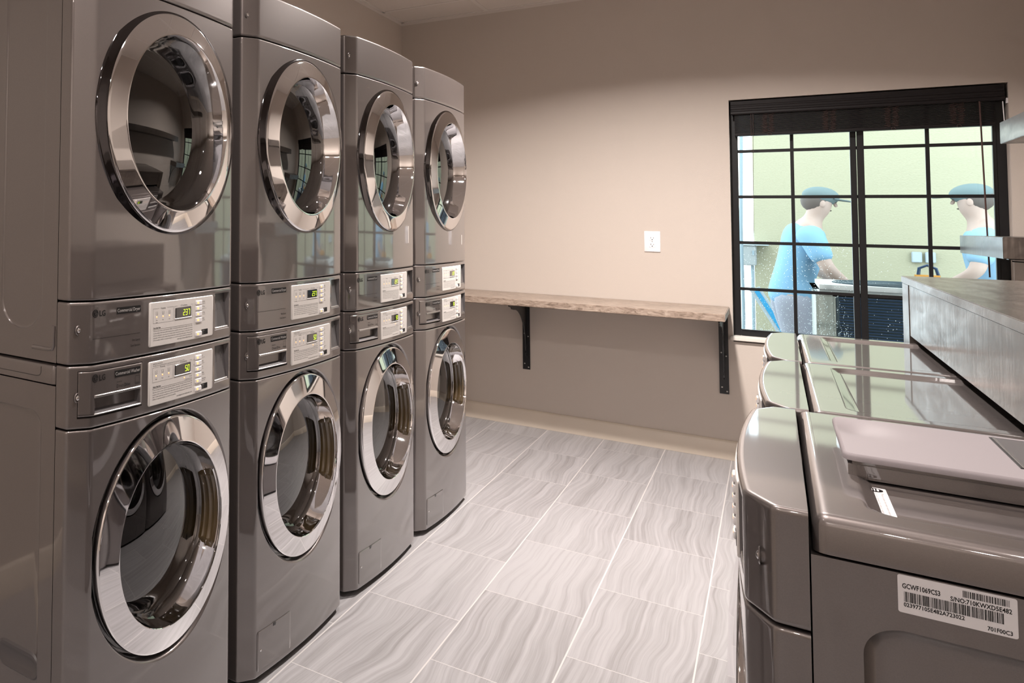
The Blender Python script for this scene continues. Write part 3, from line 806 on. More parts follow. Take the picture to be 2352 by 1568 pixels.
def make_washer(loc, rz, label, group, sticker=False):
    t = thing('front_load_washer', loc, label, 'washing machine', group, rz)
    link('cabinet', cached('wcab', lambda: cabinet_mesh('washer')), t)
    def hs():
        mb = MB()
        def oval(x0, x1, za, zb, y, n=10): return [(a, y, b) for a, b in rrect(x0, x1, za, zb, (zb - za) / 2 - 1e-4, n)]
        y = -HW + 0.0060
        rings = [oval(-0.232, -0.096, 0.296, 0.356, y), oval(-0.228, -0.100, 0.300, 0.352, y - 0.004), oval(-0.222, -0.106, 0.306, 0.346, y - 0.004), oval(-0.217, -0.111, 0.311, 0.341, y - .0002)]
        m = len(rings[0]); vs = [v for g in rings for v in g]
        mb.add(vs, [(j * m + i, j * m + (i + 1) % m, (j + 1) * m + (i + 1) % m, (j + 1) * m + i) for j in range(3) for i in range(m)] + [tuple(3 * m + i for i in range(m))])
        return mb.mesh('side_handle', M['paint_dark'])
    link('side_handle', cached('hs', hs), t)
    link('lid', cached('lid', lid_mesh), t)
    def fp():
        mb = MB(); z0, z1 = 0.022, 0.8475; zc = 0.556
        wrap(mb, z0, z1, 0.004, skip_center=True)
        polar(mb, zc, 0.2880, z0 + 0.004, z1 - 0.004, lip=[(0.2860, -0.0010, True), (0.2838, -0.0035, True), (0.2815, -0.009, True), (0.2785, -0.026, False), (0.225, -0.028, False), (0.215, -0.057, False)])
        return mb.mesh('front_panel', M['paint'])
    f = link('front_panel', cached('wfp', fp), t)
    def ht():
        mb = MB(); mb.cur = 1; plate(mb, -0.2815, -0.0945, 0.0365, 0.1475, -0.001, 0.0013, 0.008, 6)
        mb.cur = 0; plate(mb, -0.280, -0.096, 0.038, 0.146, 0.0, 0.0016, 0.007, 6)
        mb.cur = 1; plate(mb, -0.198, -0.183, 0.137, 0.1462, 0.0014, 0.0006, 0.001, 1)
        mb.cur = 2; mb.ball((F(-0.262) + 0.0015, -0.262, 0.093), 0.004, 12, 8, (.5, 1, 1))
        return mb.mesh('drain_hatch', [M['paint'], M['black'], M['chrome']])
    link('drain_hatch', cached('ht', ht), t)
    cp, subs, logo, badge = control_meshes('washer', 0.8505, 0.984, 0.8662, 0.9685, '50')
    c = link('control_panel', cp, t)
    for n, me in subs:
        if me is MESH.get(('sc', 'washer', 1)) and rz == 0: continue
        link(n, me, c)
    # detergent drawer
    def dr():
        mb = MB(); w0, w1, z0, z1 = -0.3165, -0.1225, 0.8765, 0.9715
        hz0, hz1, hw0, hw1 = 0.880, 0.9165, -0.281, -0.131
        pts = sorted(set([w0, w1, hw0, hw1] + [c_[0] for c_ in curve_cols() if w0 < c_[0] < w1])); pts = [(w, F(w)) for w in pts]
        cols = with_normals(pts)
        rows = zrows(z0, z1, 0.0025, [hz0, hz1]); nC = len(cols); vs = []; fs = []
        for z, ins in rows:
            for k, (w, o, nw, no) in enumerate(cols):
                e = 0.0012 if k in (0, nC - 1) else 0
                vs.append((o + 0.002 - ins - e, w, z))
        for j in range(len(rows) - 1):
            for i in range(nC - 1):
                wc = (cols[i][0] + cols[i + 1][0]) / 2; zc_ = (rows[j][0] + rows[j + 1][0]) / 2
                if hw0 < wc < hw1 and hz0 < zc_ < hz1: continue
                a = j * nC + i; fs.append((a, a + 1, a + 1 + nC, a + nC))
        mb.add(vs, fs)
        # rim of the slab
        rim = [(vs[i][0], vs[i][1], vs[i][2]) for i in range(nC)] + [vs[j * nC + nC - 1] for j in range(1, len(rows))] + [vs[(len(rows) - 1) * nC + i] for i in range(nC - 2, -1, -1)] + [vs[j * nC] for j in range(len(rows) - 2, 0, -1)]
        m = len(rim); mb.add(rim + [(x - 0.010, y, z) for x, y, z in rim], [(i, (i + 1) % m, m + (i + 1) % m, m + i) for i in range(m)])
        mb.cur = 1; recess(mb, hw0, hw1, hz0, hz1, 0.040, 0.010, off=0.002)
        mb.tube([(F(-0.19) - 0.024, -0.19, 0.884), (F(-0.19) - 0.026, -0.19, 0.914)], 0.004, 10)
        return mb.mesh('detergent_drawer', [M['paint'], M['paint_dark']])
    dd = link('detergent_drawer', cached('dr', dr), t)
    link(logo[0], logo[1], dd); link('name_badge', badge[0], dd); link('feature_text', badge[1], dd)
    def lp():
        mb = MB(); plate(mb, -0.283, -0.129, 0.9145, 0.9205, 0.0018, 0.0026, 0.001, 6); plate(mb, -0.283, -0.129, 0.8785, 0.8810, 0.0010, 0.0022, 0.001, 6); return mb.mesh('drawer_handle', M['steel'])
    link('drawer_handle', cached('lp', lp), dd)
    door_parts(t, 'washer', 0.556)
    for i, (w, x) in enumerate(((-0.28, -0.10), (0.28, -0.10), (-0.28, -0.68), (0.28, -0.68))): link('foot', cached(('ft', i), lambda w=w, x=x: foot_mesh(w, x)), t)
    return t
def make_dryer(loc, rz, label, group, tape=None):
    t = thing('stacked_dryer', loc, label, 'dryer', group, rz)
    link('cabinet', cached('dcab', lambda: cabinet_mesh('dryer')), t)
    def fp():
        mb = MB(); z0, z1 = 0.1395, 0.843; zc = 0.552
        wrap(mb, z0, z1, 0.004, skip_center=True)
        polar(mb, zc, 0.245, z0 + 0.004, z1 - 0.004, lip=[(0.242, -0.01, False), (0.23, -0.057, False)])
        return mb.mesh('front_panel', M['paint'])
    link('front_panel', cached('dfp', fp), t)
    def cap():
        mb = MB(); wrap(mb, 0.8465, 0.983, 0.006)
        return mb.mesh('top_panel', M['paint'])
    tp = link('top_panel', cached('cap', cap), t)
    def sc():
        mb = MB(); w = -0.322; o = F(w); zc = 0.908
        mb.lathe([(0.0105, -0.0005), (0.009, 0.0004), (0.0072, -0.0018)], (o, w, zc), 24)
        mb.cur = 1; mb.ball((o + 0.0004, w, zc), 0.0058, 14, 8, (0.6, 1, 1)); return mb.mesh('screw', [M['paint'], M['chrome']])
    link('screw', cached('tsc', sc), tp)
    cp, subs, logo, badge = control_meshes('dryer', 0.003, 0.1365, 0.0188, 0.1222, '237')
    c = link('control_panel', cp, t)
    for n, me in subs:
        if me is not MESH.get(('sc', 'dryer', 1)): link(n, me, c)
    link(logo[0], logo[1], c); link('name_badge', badge[0], c); link('feature_text', badge[1], c)
    door_parts(t, 'dryer', 0.552)
    def ft(w, x):
        mb = MB(); mb.cyl((x, w, 0.0), (x, w, 0.006), 0.02, None, 16); return mb.mesh('foot', M['foot'])
    for i, (w, x) in enumerate(((-0.28, -0.10), (0.28, -0.10), (-0.28, -0.68), (0.28, -0.68))): link('foot', cached(('dft', i), lambda w=w, x=x: ft(w, x)), t)
    if tape:
        mb = MB(); plate(mb, 0.212, 0.222, tape[0], tape[1], 0.0, 0.0004, 0.001, 0); obj('tape_strip', mb, M['tape'], t)
    return t

XC = -1.108
ys = [1.602 + 0.7245 * i for i in range(4)]
wl = ['grey front-load washer under the stack nearest the camera, its side panel in view',
      'grey front-load washer at the bottom of the second stack from the camera',
      'grey front-load washer at the bottom of the third stack from the camera',
      'grey front-load washer at the bottom of the farthest stack, beside the stone counter']
dl = ['grey stacked dryer at upper left nearest the camera, top cut by the photo edge',
      'grey dryer on top of the second stack, its wide chrome door reflecting the window',
      'grey dryer on top of the third stack from the camera',
      'grey dryer on top of the farthest stack, smallest and closest to the back wall']
tapes = [None, (0.370, 0.402), (0.235, 0.303), (0.217, 0.262)]
for i, y in enumerate(ys):
    make_washer((XC, y, 0), 0, wl[i], 'washers under the dryers on the left')
    make_dryer((XC, y, 0.984), 0, dl[i], 'dryers stacked on the left washers', tapes[i])
rw = [(-0.010, 2.931, 'single grey washer farthest along the right side, just below the window'),
      (-0.015, 2.250, 'middle single grey washer of the right row, glossy lid reflecting the wall'),
      (-0.033, 1.571, 'single grey washer in the right foreground with barcode sticker on its side')]
RW = [make_washer((x, y, 0), math.pi, lb, 'single washers on the right') for x, y, lb in rw]
near = RW[2]
cab = [c for c in near.children if c.name.startswith('cabinet')][0]
lid = [c for c in near.children if c.name.startswith('lid')][0]
nx, ny = rw[2][0], rw[2][1]
def wl2(x, y, z): return (-(x - nx), -(y - ny), z)      # world to this washer's own frame
# serial sticker on the side
mb = MB(); ysd = ny - HW - 0.0004
sx0, sx1, sz0, sz1 = 0.0945, 0.1785, 0.8975, 0.9370
pts = rrect(sx0, sx1, sz0, sz1, 0.002, 3); mb.add([wl2(a, ysd, b) for a, b in pts], [tuple(range(len(pts)))])
mb.add([wl2(a, ysd + 0.0004, b) for a, b in pts] , [tuple(range(len(pts)))])
mb.cur = 1
fs_ = lambda a, b: wl2(a, ysd - 0.0002, b)
W_ = sx1 - sx0; H_ = sz1 - sz0
add_text(mb, 'GCWF1069CS3', sx0 + .04 * W_, sz0 + .655 * H_, 0.0052, fs_, 'l', width=W_ * .33, bold=True)
add_text(mb, 'S/NO:710KWXD5E482', sx0 + .955 * W_, sz0 + .60 * H_ , 0.0047, fs_, 'r', width=W_ * .50, bold=True)
add_text(mb, '023977105E482A723022', sx0 + .05 * W_, sz0 + .175 * H_, 0.0042, fs_, 'l', width=W_ * .52, bold=True)
add_text(mb, '701F00C3', sx0 + .955 * W_, sz0 + .06 * H_, 0.0042, fs_, 'r', width=W_ * .20, bold=True)
rnd = random.Random(3)
def bars(x0, x1, z0, z1):
    x = x0
    while x < x1:
        w = rnd.choice((0.0003, 0.0005, 0.0008)); mb.add([fs_(x, z0), fs_(min(x + w, x1), z0), fs_(min(x + w, x1), z1), fs_(x, z1)], [(0, 1, 2, 3)]); x += w + rnd.choice((0.0003, 0.0004, 0.0007))
bars(sx0 + .055 * W_, sx0 + .89 * W_, sz0 + .30 * H_, sz0 + .57 * H_)
bars(sx0 + .56 * W_, sx0 + .94 * W_, sz0 + .76 * H_, sz0 + .93 * H_)
st = obj('barcode_sticker', mb, [M['white_sticker'], M['ink']], cab, smooth=False); st['label'] = 'white barcode sticker with serial number'
# sticker on the lid
mb = MB(); zt = 0.984 - 0.006 + 0.0004
lx0, lx1, ly0, ly1 = 0.0805, 0.1015, 1.284, 1.432
c4 = [(0.0812, 1.432), (0.1010, 1.439), (0.1008, 1.284), (0.0800, 1.281)]
pts = rrect(lx0, lx1, ly0, ly1, 0.002, 3); mb.add([wl2(a, b, zt) for a, b in pts], [tuple(range(len(pts)))])
mb.cur = 1
n = 28; cx_, cy_ = 0.0908, 1.419
mb.add([wl2(cx_ + 0.0078 * math.cos(2 * math.pi * i / n), cy_ + 0.0095 * math.sin(2 * math.pi * i / n), zt + .0002) for i in range(n)], [tuple(range(n))])
mb.cur = 2
for k, xx in enumerate((0.0848, 0.0900, 0.0952)):
    f_ = lambda a, b, xx=xx: wl2(xx + b, 1.404 - a, zt + .0002)
    add_text(mb, ['Precautions before operation and safety', 'Do not remove this label or water filters', 'Please open the inlet valve before use'][k], 0, 0, 0.0026, f_, 'l', width=0.112)
add_text(mb, 'WM-1', 0, 0, 0.0014, lambda a, b: wl2(0.0994 + b * .8, 1.296 - a, zt + .0002), 'l', width=0.009)
mb.cur = 0
for s in (-1, 0, 1):
    t_ = [(cx_ + s * .0030 + .0012 * math.cos(q) * (1 if s else .6), cy_ + 0.0065 * math.sin(q)) for q in [k * math.pi / 6 for k in range(12)]]
    mb.add([wl2(a, b, zt + .0004) for a, b in t_], [tuple(range(12))])
st = obj('instruction_sticker', mb, [M['white_sticker'], M['ink'], M['ink_light']], lid, smooth=False); st['label'] = 'white sticker with black oval emblem and small print'
# mauve tray lying on the lid of the near washer
t = thing('lid_tray', (0.068, 1.455, 0.9800), 'mauve-grey plastic tray with scooped corner lying on the foreground washer lid', 'tray')
mb = MB(); TX, TY, TZ = 0.220, 0.270, 0.0325
NX, NY = 40, 44
import itertools
def th(x, y):   # scooped depression near the front-left end
    d = ((x - 0.022) / 0.030) ** 2 + ((y - 0.195) / 0.055) ** 2
    e = 0.0
    return TZ - 0.0085 * math.exp(-d * 1.4) - e
def corner(x, y, r=0.012):
    cx0 = min(max(x, r), TX - r); cy0 = min(max(y, r), TY - r)
    dx, dy = x - cx0, y - cy0; m_ = max(abs(dx), abs(dy)); L = math.hypot(dx, dy)
    if L > 1e-9: k = m_ / L; return cx0 + dx * k, cy0 + dy * k
    return x, y
g = [[corner(TX * i / NX, TY * j / NY) for j in range(NY + 1)] for i in range(NX + 1)]
vs = [(g[i][j][0], g[i][j][1], th(*g[i][j])) for i in range(NX + 1) for j in range(NY + 1)]
fs = [(i * (NY + 1) + j, (i + 1) * (NY + 1) + j, (i + 1) * (NY + 1) + j + 1, i * (NY + 1) + j + 1) for i in range(NX) for j in range(NY)]
mb.add(vs, fs)
per = [(i, 0) for i in range(NX)] + [(NX, j) for j in range(NY)] + [(i, NY) for i in range(NX, 0, -1)] + [(0, j) for j in range(NY, 0, -1)]
rim = [vs[i * (NY + 1) + j] for i, j in per]; m = len(rim)
def outw(v, d): 
    cx0, cy0 = TX / 2, TY / 2
    return (v[0] + (d if v[0] > TX - .004 else -d if v[0] < .004 else 0), v[1] + (d if v[1] > TY - .004 else -d if v[1] < .004 else 0))
r1 = [(*outw(v, .002), v[2] - 0.0015) for v in rim]; r2 = [(*outw(v, .003), v[2] - 0.004) for v in rim]; r3 = [(*outw(v, .003), TZ - 0.009) for v in rim]; r4 = [(*outw(v, -.004), TZ - 0.0105) for v in rim]
mb.add(rim + r1 + r2 + r3 + r4, [(k * m + i, k * m + (i + 1) % m, (k + 1) * m + (i + 1) % m, (k + 1) * m + i) for k in range(4) for i in range(m)] + [tuple(4 * m + i for i in range(m))])
obj('tray_top', mb, M['tray'], t)
mb = MB(); mb.box(0.0015, TX - 0.003, 0.002, TY - 0.003, 0.0, TZ - 0.0102); obj('tray_base', mb, M['paint'], t, bevel=0.004)
mb = MB(); mb.box(0.158, 0.216, 0.060, 0.252, TZ - 0.0005, TZ + 0.0012); mb.cur = 1
mb.box(0.163, 0.215, 0.066, 0.246, TZ + 0.0008, TZ + 0.0017); mb.cur = 2; mb.box(0.1605, 0.1625, 0.062, 0.250, TZ + 0.001, TZ + 0.0024)
obj('tray_insert', mb, [M['black'], M['paint_dark'], M['steel']], t, smooth=False)

# ------------------------------------------------------------------ room shell
XW, XE, YB, YF, HC = -2.002, 1.02, 5.80, -2.6, 2.743
WL, WR, WT, WBt = -0.176, 0.868, 2.0245, 0.690
mb = MB(); mb.box(XW - .12, XE + .12, YF - .12, YB + .14, -0.1, 0.0); struct(obj('floor', mb, M['floor'], smooth=False))
mb = MB(); mb.box(XW - .12, XE + .12, YF - .12, YB + .14, HC, HC + 0.1); struct(obj('ceiling', mb, M['ceil'], smooth=False))
mb = MB()
mb.box(XW - .12, WL, YB, YB + .14, 0, HC); mb.box(WR, XE + .12, YB, YB + .14, 0, HC); mb.box(WL, WR, YB, YB + .14, 0, WBt - 0.03); mb.box(WL, WR, YB, YB + .14, WT, HC)
struct(obj('wall_back', mb, M['wall_light'], smooth=False))
mb = MB(); mb.box(XW - .12, XW, YF, YB, 0, HC); struct(obj('wall_left', mb, M['wall'], smooth=False))
mb = MB(); mb.box(XE, XE + .12, YF, YB, 0, HC); struct(obj('wall_right', mb, M['wall'], smooth=False))
mb = MB(); mb.box(XW - .12, XE + .12, YF - .12, YF, 0, HC); struct(obj('wall_front', mb, M['wall'], smooth=False))
# ceiling grid
mb = MB()
x = -1.435 - 0.61
while x < XE:
    if x > XW: mb.box(x - .012, x + .012, YF, YB, HC - 0.0025, HC + 0.001)
    x += 0.61
y = 5.42
while y > YF:
    mb.box(XW, XE, y - .012, y + .012, HC - 0.003, HC + 0.001); y -= 0.61
struct(obj('trim_1', mb, M['tbar'], smooth=False))
mb = MB(); mb.box(XW, XE, YB - .022, YB, HC - 0.003, HC + .001); mb.box(XW, XE, YB - .0015, YB, HC - .022, HC); mb.box(XW, XW + .022, YF, YB, HC - .003, HC + .001); mb.box(XW, XW + .0015, YF, YB, HC - .022, HC)
struct(obj('trim_2', mb, M['tbar'], smooth=False))
def baseboard(name, a, b, nrm):
    mb = MB(); prof = [(0.014, 0), (0.014, 0.088), (0.0125, 0.090), (0.0125, 0.093), (0.011, 0.096), (0.006, 0.105), (0.002, 0.107), (0, 0.107)]
    v = [(a[0] + nrm[0] * d, a[1] + nrm[1] * d, z) for d, z in prof] + [(b[0] + nrm[0] * d, b[1] + nrm[1] * d, z) for d, z in prof]; m = len(prof)
    mb.add(v, [(i, i + 1, m + i + 1, m + i) for i in range(m - 1)] + [tuple(range(m)), tuple(range(m, 2 * m))])
    struct(obj(name, mb, M['trimw']))
baseboard('baseboard_back', (XW, YB), (XE, YB), (0, -1)); baseboard('baseboard_left', (XW, YF), (XW, YB - .014), (1, 0)); baseboard('baseboard_right', (XE, YF), (XE, YB - .014), (-1, 0))

# window
w1 = bpy.data.objects.new('window_1', None); COL.objects.link(w1); w1.location = (0, 0, 0); struct(w1)
yg = 5.885
mb = MB()
mb.box(WL, WL + .034, yg - .012, yg + .045, WBt, WT); mb.box(WR - .034, WR, yg - .012, yg + .045, WBt, WT)
mb.box(WL + .034, WR - .034, yg - .012, yg + .045, WBt, WBt + .028); mb.box(WL + .034, WR - .034, yg - .012, yg + .045, WT - .03, WT)
obj('window_frame', mb, M['alu'], w1, smooth=False, bevel=0.002)
for k, (a, b, c) in enumerate(((WL + .034, 0.345, (0.0885,)), (0.345, WR - .034, (0.6025,)))):
    mb = MB(); yo = -0.006 if k == 1 else 0.008
    if k == 0: mb.box(b - .026, b - .002, yg + yo - .014, yg + yo + .014, WBt + .028, WT - .03)
    else: mb.box(a, a + .026, yg + yo - .018, yg + yo + .010, WBt + .028, WT - .03)
    if k == 1: mb.box(b - .012, b, yg + yo - .012, yg + yo + .012, WBt + .028, WT - .03)
    mb.box(a, b, yg + yo - .012, yg + yo + .012, WBt + .028, WBt + .036)
    obj('sash', mb, M['alu'], w1, smooth=False, bevel=0.001)
    mb = MB()
    for xx in c: mb.box(xx - .0075, xx + .0075, yg + yo - .006, yg + yo + .006, WBt + .03, WT - .03)
    for zz in (1.736, 1.476, 1.216, 0.954): mb.box(a, b, yg + yo - .0055, yg + yo + .0055, zz - .0085, zz + .0085)
    obj('muntin_grid', mb, M['alu'], w1, smooth=False)
    mb = MB(); mb.add([(a, yg + yo, WBt + .03), (b, yg + yo, WBt + .03), (b, yg + yo, WT - .03), (a, yg + yo, WT - .03)], [(0, 1, 2, 3)])
    obj('glass_pane', mb, M['glass'], w1, smooth=False)
mb = MB(); mb.box(WL - .012, WR + .012, YB - .022, YB + .06, WBt - .022, WBt); mb.box(WL, WR, YB + .06, YB + .14, WBt - .03, WBt - .0)
struct(obj('trim_3', mb, M['sillw'], bevel=0.003))
# rain drops on the glass
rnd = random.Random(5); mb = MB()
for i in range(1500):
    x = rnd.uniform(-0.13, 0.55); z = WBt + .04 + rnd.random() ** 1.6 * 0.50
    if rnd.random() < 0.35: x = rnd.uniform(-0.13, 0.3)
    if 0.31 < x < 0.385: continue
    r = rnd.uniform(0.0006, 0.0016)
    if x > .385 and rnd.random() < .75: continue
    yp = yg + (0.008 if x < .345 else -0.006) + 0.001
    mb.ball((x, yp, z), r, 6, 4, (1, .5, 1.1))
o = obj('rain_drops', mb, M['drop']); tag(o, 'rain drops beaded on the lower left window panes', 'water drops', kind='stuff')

# blind
t = thing('window_blind', (0, 5.80, 1.82), 'raised dark brown slatted blind with valance at the top of the window', 'blind')
mb = MB(); prof = [(0, 0.192), (-0.006, 0.196), (-0.006, 0.176), (-0.0035, 0.172), (-0.0035, 0.166), (-0.006, 0.163), (-0.006, 0.152), (-0.003, 0.148), (-0.003, 0.140), (-0.0075, 0.136), (-0.0085, 0.126), (-0.006, 0.120), (0.006, 0.120), (0.006, 0.192)]
x0, x1 = -0.168, 0.858; m = len(prof); yo = 0.012
mb.add([(x0, yo + a, b) for a, b in prof] + [(x1, yo + a, b) for a, b in prof], [(i, (i + 1) % m, m + (i + 1) % m, m + i) for i in range(m)] + [tuple(range(m)), tuple(range(m, 2 * m))])
mb.box(x0 + .006, x1 - .006, yo + .006, yo + .06, 0.1195, 0.195)
obj('valance', mb, M['blind'], t, smooth=False)
rnd = random.Random(2)
for k in range(20):
    mb = MB(); z = 0.018 + k * 0.0052; dy = rnd.uniform(-.0005, .0005)
    mb.box(x0 + .016 + rnd.uniform(-.0005, .0005), x1 - .03, yo + .008 + dy, yo + .056 + dy, z, z + .003)
    obj('slat', mb, M['blind'], t, smooth=False)
mb = MB(); mb.box(x0 + .016, x1 - .03, yo + .006, yo + .058, 0.0, 0.016); obj('bottom_rail', mb, M['blind'], t, smooth=False, bevel=0.003)
for cxx in (-0.008, 0.240, 0.474, 0.702):
    mb = MB(); rnd = random.Random(int(cxx * 1000))
    for s in (-1, 1):
        pts = []
        for q in range(60):
            ph = q * 1.25; pts.append((cxx + s * .014 + .014 * math.sin(ph) * rnd.uniform(.6, 1.1), yo + .003 - .003 * math.cos(ph), 0.118 - q / 59 * 0.104))
        mb.tube(pts, 0.0008, 5)
    pts = [(cxx + .006 + .008 * math.sin(q * .7), yo, 0.016 - .016 * math.sin(q / 8 * math.pi) - .004) for q in range(9)]; mb.tube(pts, 0.0010, 5)
    obj('ladder_cord', mb, M['cord'], t)
mb = MB()
for d in (0, .009): mb.tube([(-0.080 + d, yo - .012, 0.120), (-0.081 + d * .6, yo - .012, -0.25), (-0.083 + d * .4, yo - .012, -0.60)], 0.0009, 6)
obj('lift_cord', mb, M['cord'], t)
mb = MB(); mb.cyl((0.775, yo - .012, 0.118), (0.789, yo - .012, -0.74), 0.0032, None, 10); obj('tilt_wand', mb, M['cord'], t)
mb = MB(); mb.box(0.862, 0.872, yo - .002, yo + .02, 0.105, 0.13); mb.tube([(0.852, yo + .004, .115), (0.855, yo + .004, .02)], .002, 6); obj('end_clip', mb, M['outlet'], t, smooth=False)

# outlet
t = thing('wall_outlet', (-0.540, YB, 1.209), 'white duplex electrical outlet on the beige back wall above the counter', 'outlet')
mb = MB(); mb.add(*(lambda pts, pts2: ([(a, -0.001, b) for a, b in pts] + [(a, -0.004, b) for a, b in pts] + [(a, -0.0062, b) for a, b in pts2], [(j * len(pts) + i, j * len(pts) + (i + 1) % len(pts), (j + 1) * len(pts) + (i + 1) % len(pts), (j + 1) * len(pts) + i) for j in range(2) for i in range(len(pts))] + [tuple(2 * len(pts) + i for i in range(len(pts)))]))(rrect(-.0389, .0389, -.0616, .0616, .004), rrect(-.0365, .0365, -.0592, .0592, .003)))
obj('cover_plate', mb, M['outlet'], t)
for s in (-1, 1):
    mb = MB(); c = s * 0.0195
    pts = rrect(-.017, .017, c - .0145, c + .0145, .011, 6)
    mb.add([(a, -.006, b) for a, b in pts] + [(a, -.0082, b) for a, b in pts], [(i, (i + 1) % len(pts), len(pts) + (i + 1) % len(pts), len(pts) + i) for i in range(len(pts))] + [tuple(len(pts) + i for i in range(len(pts)))])
    mb.cur = 1
    mb.box(-.0075, -.0055, -.0086, -.0080, c - .001, c + .007); mb.box(.0055, .0075, -.0086, -.0080, c - .001, c + .006); mb.cyl((0, -.0087, c - .0075), (0, -.008, c - .0075), .0026, None, 10)
    obj('receptacle', mb, [M['outlet'], M['ink']], t, smooth=False)
mb = MB(); mb.ball((0, -.0062, 0), .003, 12, 8, (1, .5, 1)); obj('screw', mb, M['steel'], t)

# counter with brackets
mb = MB(); mb.box(-2.0, -0.190, 5.252, 5.799, 0.815, 0.854)
o = obj('wall_counter', mb, M['stone'], bevel=0.003); tag(o, 'brown travertine-look laminate counter fixed along the back wall', 'counter')
def wall_bracket(x, label, xo=0):
    t = thing('shelf_bracket', (x, YB, 0.815), label, 'bracket', 'steel brackets under the counter')
    mb = MB(); mb.box(-.021, .021, -.0065, -.001, -0.452, -0.0005); obj('wall_strap', mb, M['bracket'], t, bevel=0.001)
    mb = MB(); mb.box(-.021, .021, -.47, -.0065, -0.006, -0.0005); obj('top_arm', mb, M['bracket'], t, bevel=0.001)
    mb = MB()
    pts = [(-.0065, -.006), (-.45, -.006), (-.452, -.014), (-.43, -.020), (-.40, -.024), (-.385, -.034), (-.37, -.040), (-.34, -.040)]
    for k in range(13):
        a = R(90 * k / 12); pts.append((-.33 + .30 * math.sin(a), -.045 - .26 * (1 - math.cos(a))))
    pts += [(-.024, -.33), (-.030, -.345), (-.022, -.36), (-.0065, -.37)]
    n = len(pts); mb.add([(-.003, a, b) for a, b in pts] + [(.003, a, b) for a, b in pts], [(i, (i + 1) % n, n + (i + 1) % n, n + i) for i in range(n)] + [tuple(range(n)), tuple(range(n, 2 * n))])
    obj('gusset', mb, M['bracket'], t, smooth=False)
    for dx, dz in ((-.010, -.222), (.010, -.240), (-.010, -.415), (.012, -.437)):
        mb = MB(); mb.ball((dx, -.0065, dz), .0042, 12, 8, (1, .5, 1)); obj('screw', mb, M['steel'], t)
wall_bracket(-1.212, 'black steel bracket under the counter, close to the last washer stack')
wall_bracket(-0.219, 'black steel bracket at the window end of the counter')

# dark wood ledge box behind the right washers
t = thing('wood_ledge', (0.29, 3.438, 0), 'dark stained wood ledge box running behind the right-hand washers', 'ledge')
mb = MB(); mb.box(0, 0.729, -3.2, 0, 1.146, 1.166); obj('top_board', mb, M['wood'], t, smooth=False, bevel=0.0015)
mb = MB(); mb.box(0.003, 0.021, -3.2, -0.141, 1.000, 1.1455); obj('front_board', mb, M['wood'], t, smooth=False, bevel=0.001)
mb = MB(); mb.box(0.0015, 0.020, -0.1405, -0.0015, 0, 1.1455); mb.box(0.020, 0.729, -0.02, -0.0015, 0, 1.1455); obj('end_panel', mb, M['wood'], t, smooth=False, bevel=0.001)
# floating shelves
def shelf(name, y0, y1, z0, z1, label):
    mb = MB(); mb.box(0.69, XE - .0005, y0, y1, z0, z1); o = obj(name, mb, M['wood'], smooth=False, bevel=0.0015); return tag(o, label, 'shelf', 'floating wood shelves')
shelf('floating_shelf', 4.80, 5.76, 1.195, 1.281, 'thick dark wood shelf in front of the window, the lower one')
shelf('floating_shelf', 2.35, 4.78, 1.652, 1.738, 'thick dark wood shelf at the right edge of the photo, the upper one')
t = thing('shelf_bracket', (XE, 4.93, 1.195), 'curved black bracket below the lower wood shelf at the right', 'bracket')
mb = MB(); mb.box(-.006, -.0005, -.021, .021, -.36, -.0005); obj('wall_strap', mb, M['bracket'], t, bevel=0.001)
mb = MB(); mb.box(-.30, -.006, -.021, .021, -.006, -.0005); obj('top_arm', mb, M['bracket'], t, bevel=0.001)
mb = MB(); n = 16; vs = []
for i in range(n + 1):
    a = R(90 * i / n); px, pz = -.285 + .275 * math.sin(a), -.006 - .30 * (1 - math.cos(a)) - .004
    for s in (-.021, .021):
        vs += [(px, s, pz), (px, s, pz - .005)]
fs = []
for i in range(n):
    b = 4 * i; fs += [(b, b + 2, b + 6, b + 4), (b + 1, b + 3, b + 7, b + 5), (b, b + 1, b + 5, b + 4), (b + 2, b + 3, b + 7, b + 6)]
mb.add(vs, fs); obj('curved_brace', mb, M['blackgloss'], t)

# ------------------------------------------------------------------ outside
GZ = -0.10
mb = MB(); mb.box(-4, 6, YB + .14, 14, GZ - .1, GZ); struct(obj('ground', mb, M['ground'], smooth=False))
mb = MB(); mb.box(-0.118, 6, 8.80, 9.0, GZ, 4.2); o = obj('neighbour_wall', mb, M['stucco'], smooth=False); tag(o, 'sunlit cream stucco wall of the building outside the window', 'building wall')
# condenser
t = thing('air_conditioner', (0.19, 6.50, GZ), 'outdoor air conditioner condenser with pale cap and dark louvred coil', 'air conditioner')
mb = MB(); mb.box(0.03, .74, .03, .70, 0, 1.0); obj('coil', mb, M['acdark'], t, smooth=False)
mb = MB()
for k in range(60): mb.box(0.10, .68, 0.018, 0.026, 0.03 + k * .0163, 0.036 + k * .0163)
obj('louvre_grille', mb, M['navy'], t, smooth=False)
for (a, b, c, d) in ((0, .085, .0, .05), (.685, .77, .0, .05), (0, .05, .05, .73), (.72, .77, .05, .73)):
    mb = MB(); mb.box(a, b, c, d, 0, 1.012); obj('side_post', mb, M['acpost'], t, bevel=0.012)
mb = MB(); mb.box(-.012, .782, -.012, .742, 1.012, 1.068)
obj('top_cap', mb, M['acwhite'], t, bevel=0.03)
mb = MB()
for k in range(13):
    r = 0.03 + k * .022; mb.tube([(.385 + r * math.cos(q * math.pi / 18), .365 + r * math.sin(q * math.pi / 18), 1.074) for q in range(37)], 0.0035, 5)
for k in range(24):
    a = k * math.pi / 12; mb.tube([(.385 + .03 * math.cos(a), .365 + .03 * math.sin(a), 1.072), (.385 + .3 * math.cos(a), .365 + .3 * math.sin(a), 1.072)], 0.003, 5)
obj('fan_guard', mb, M['acdark'], t)
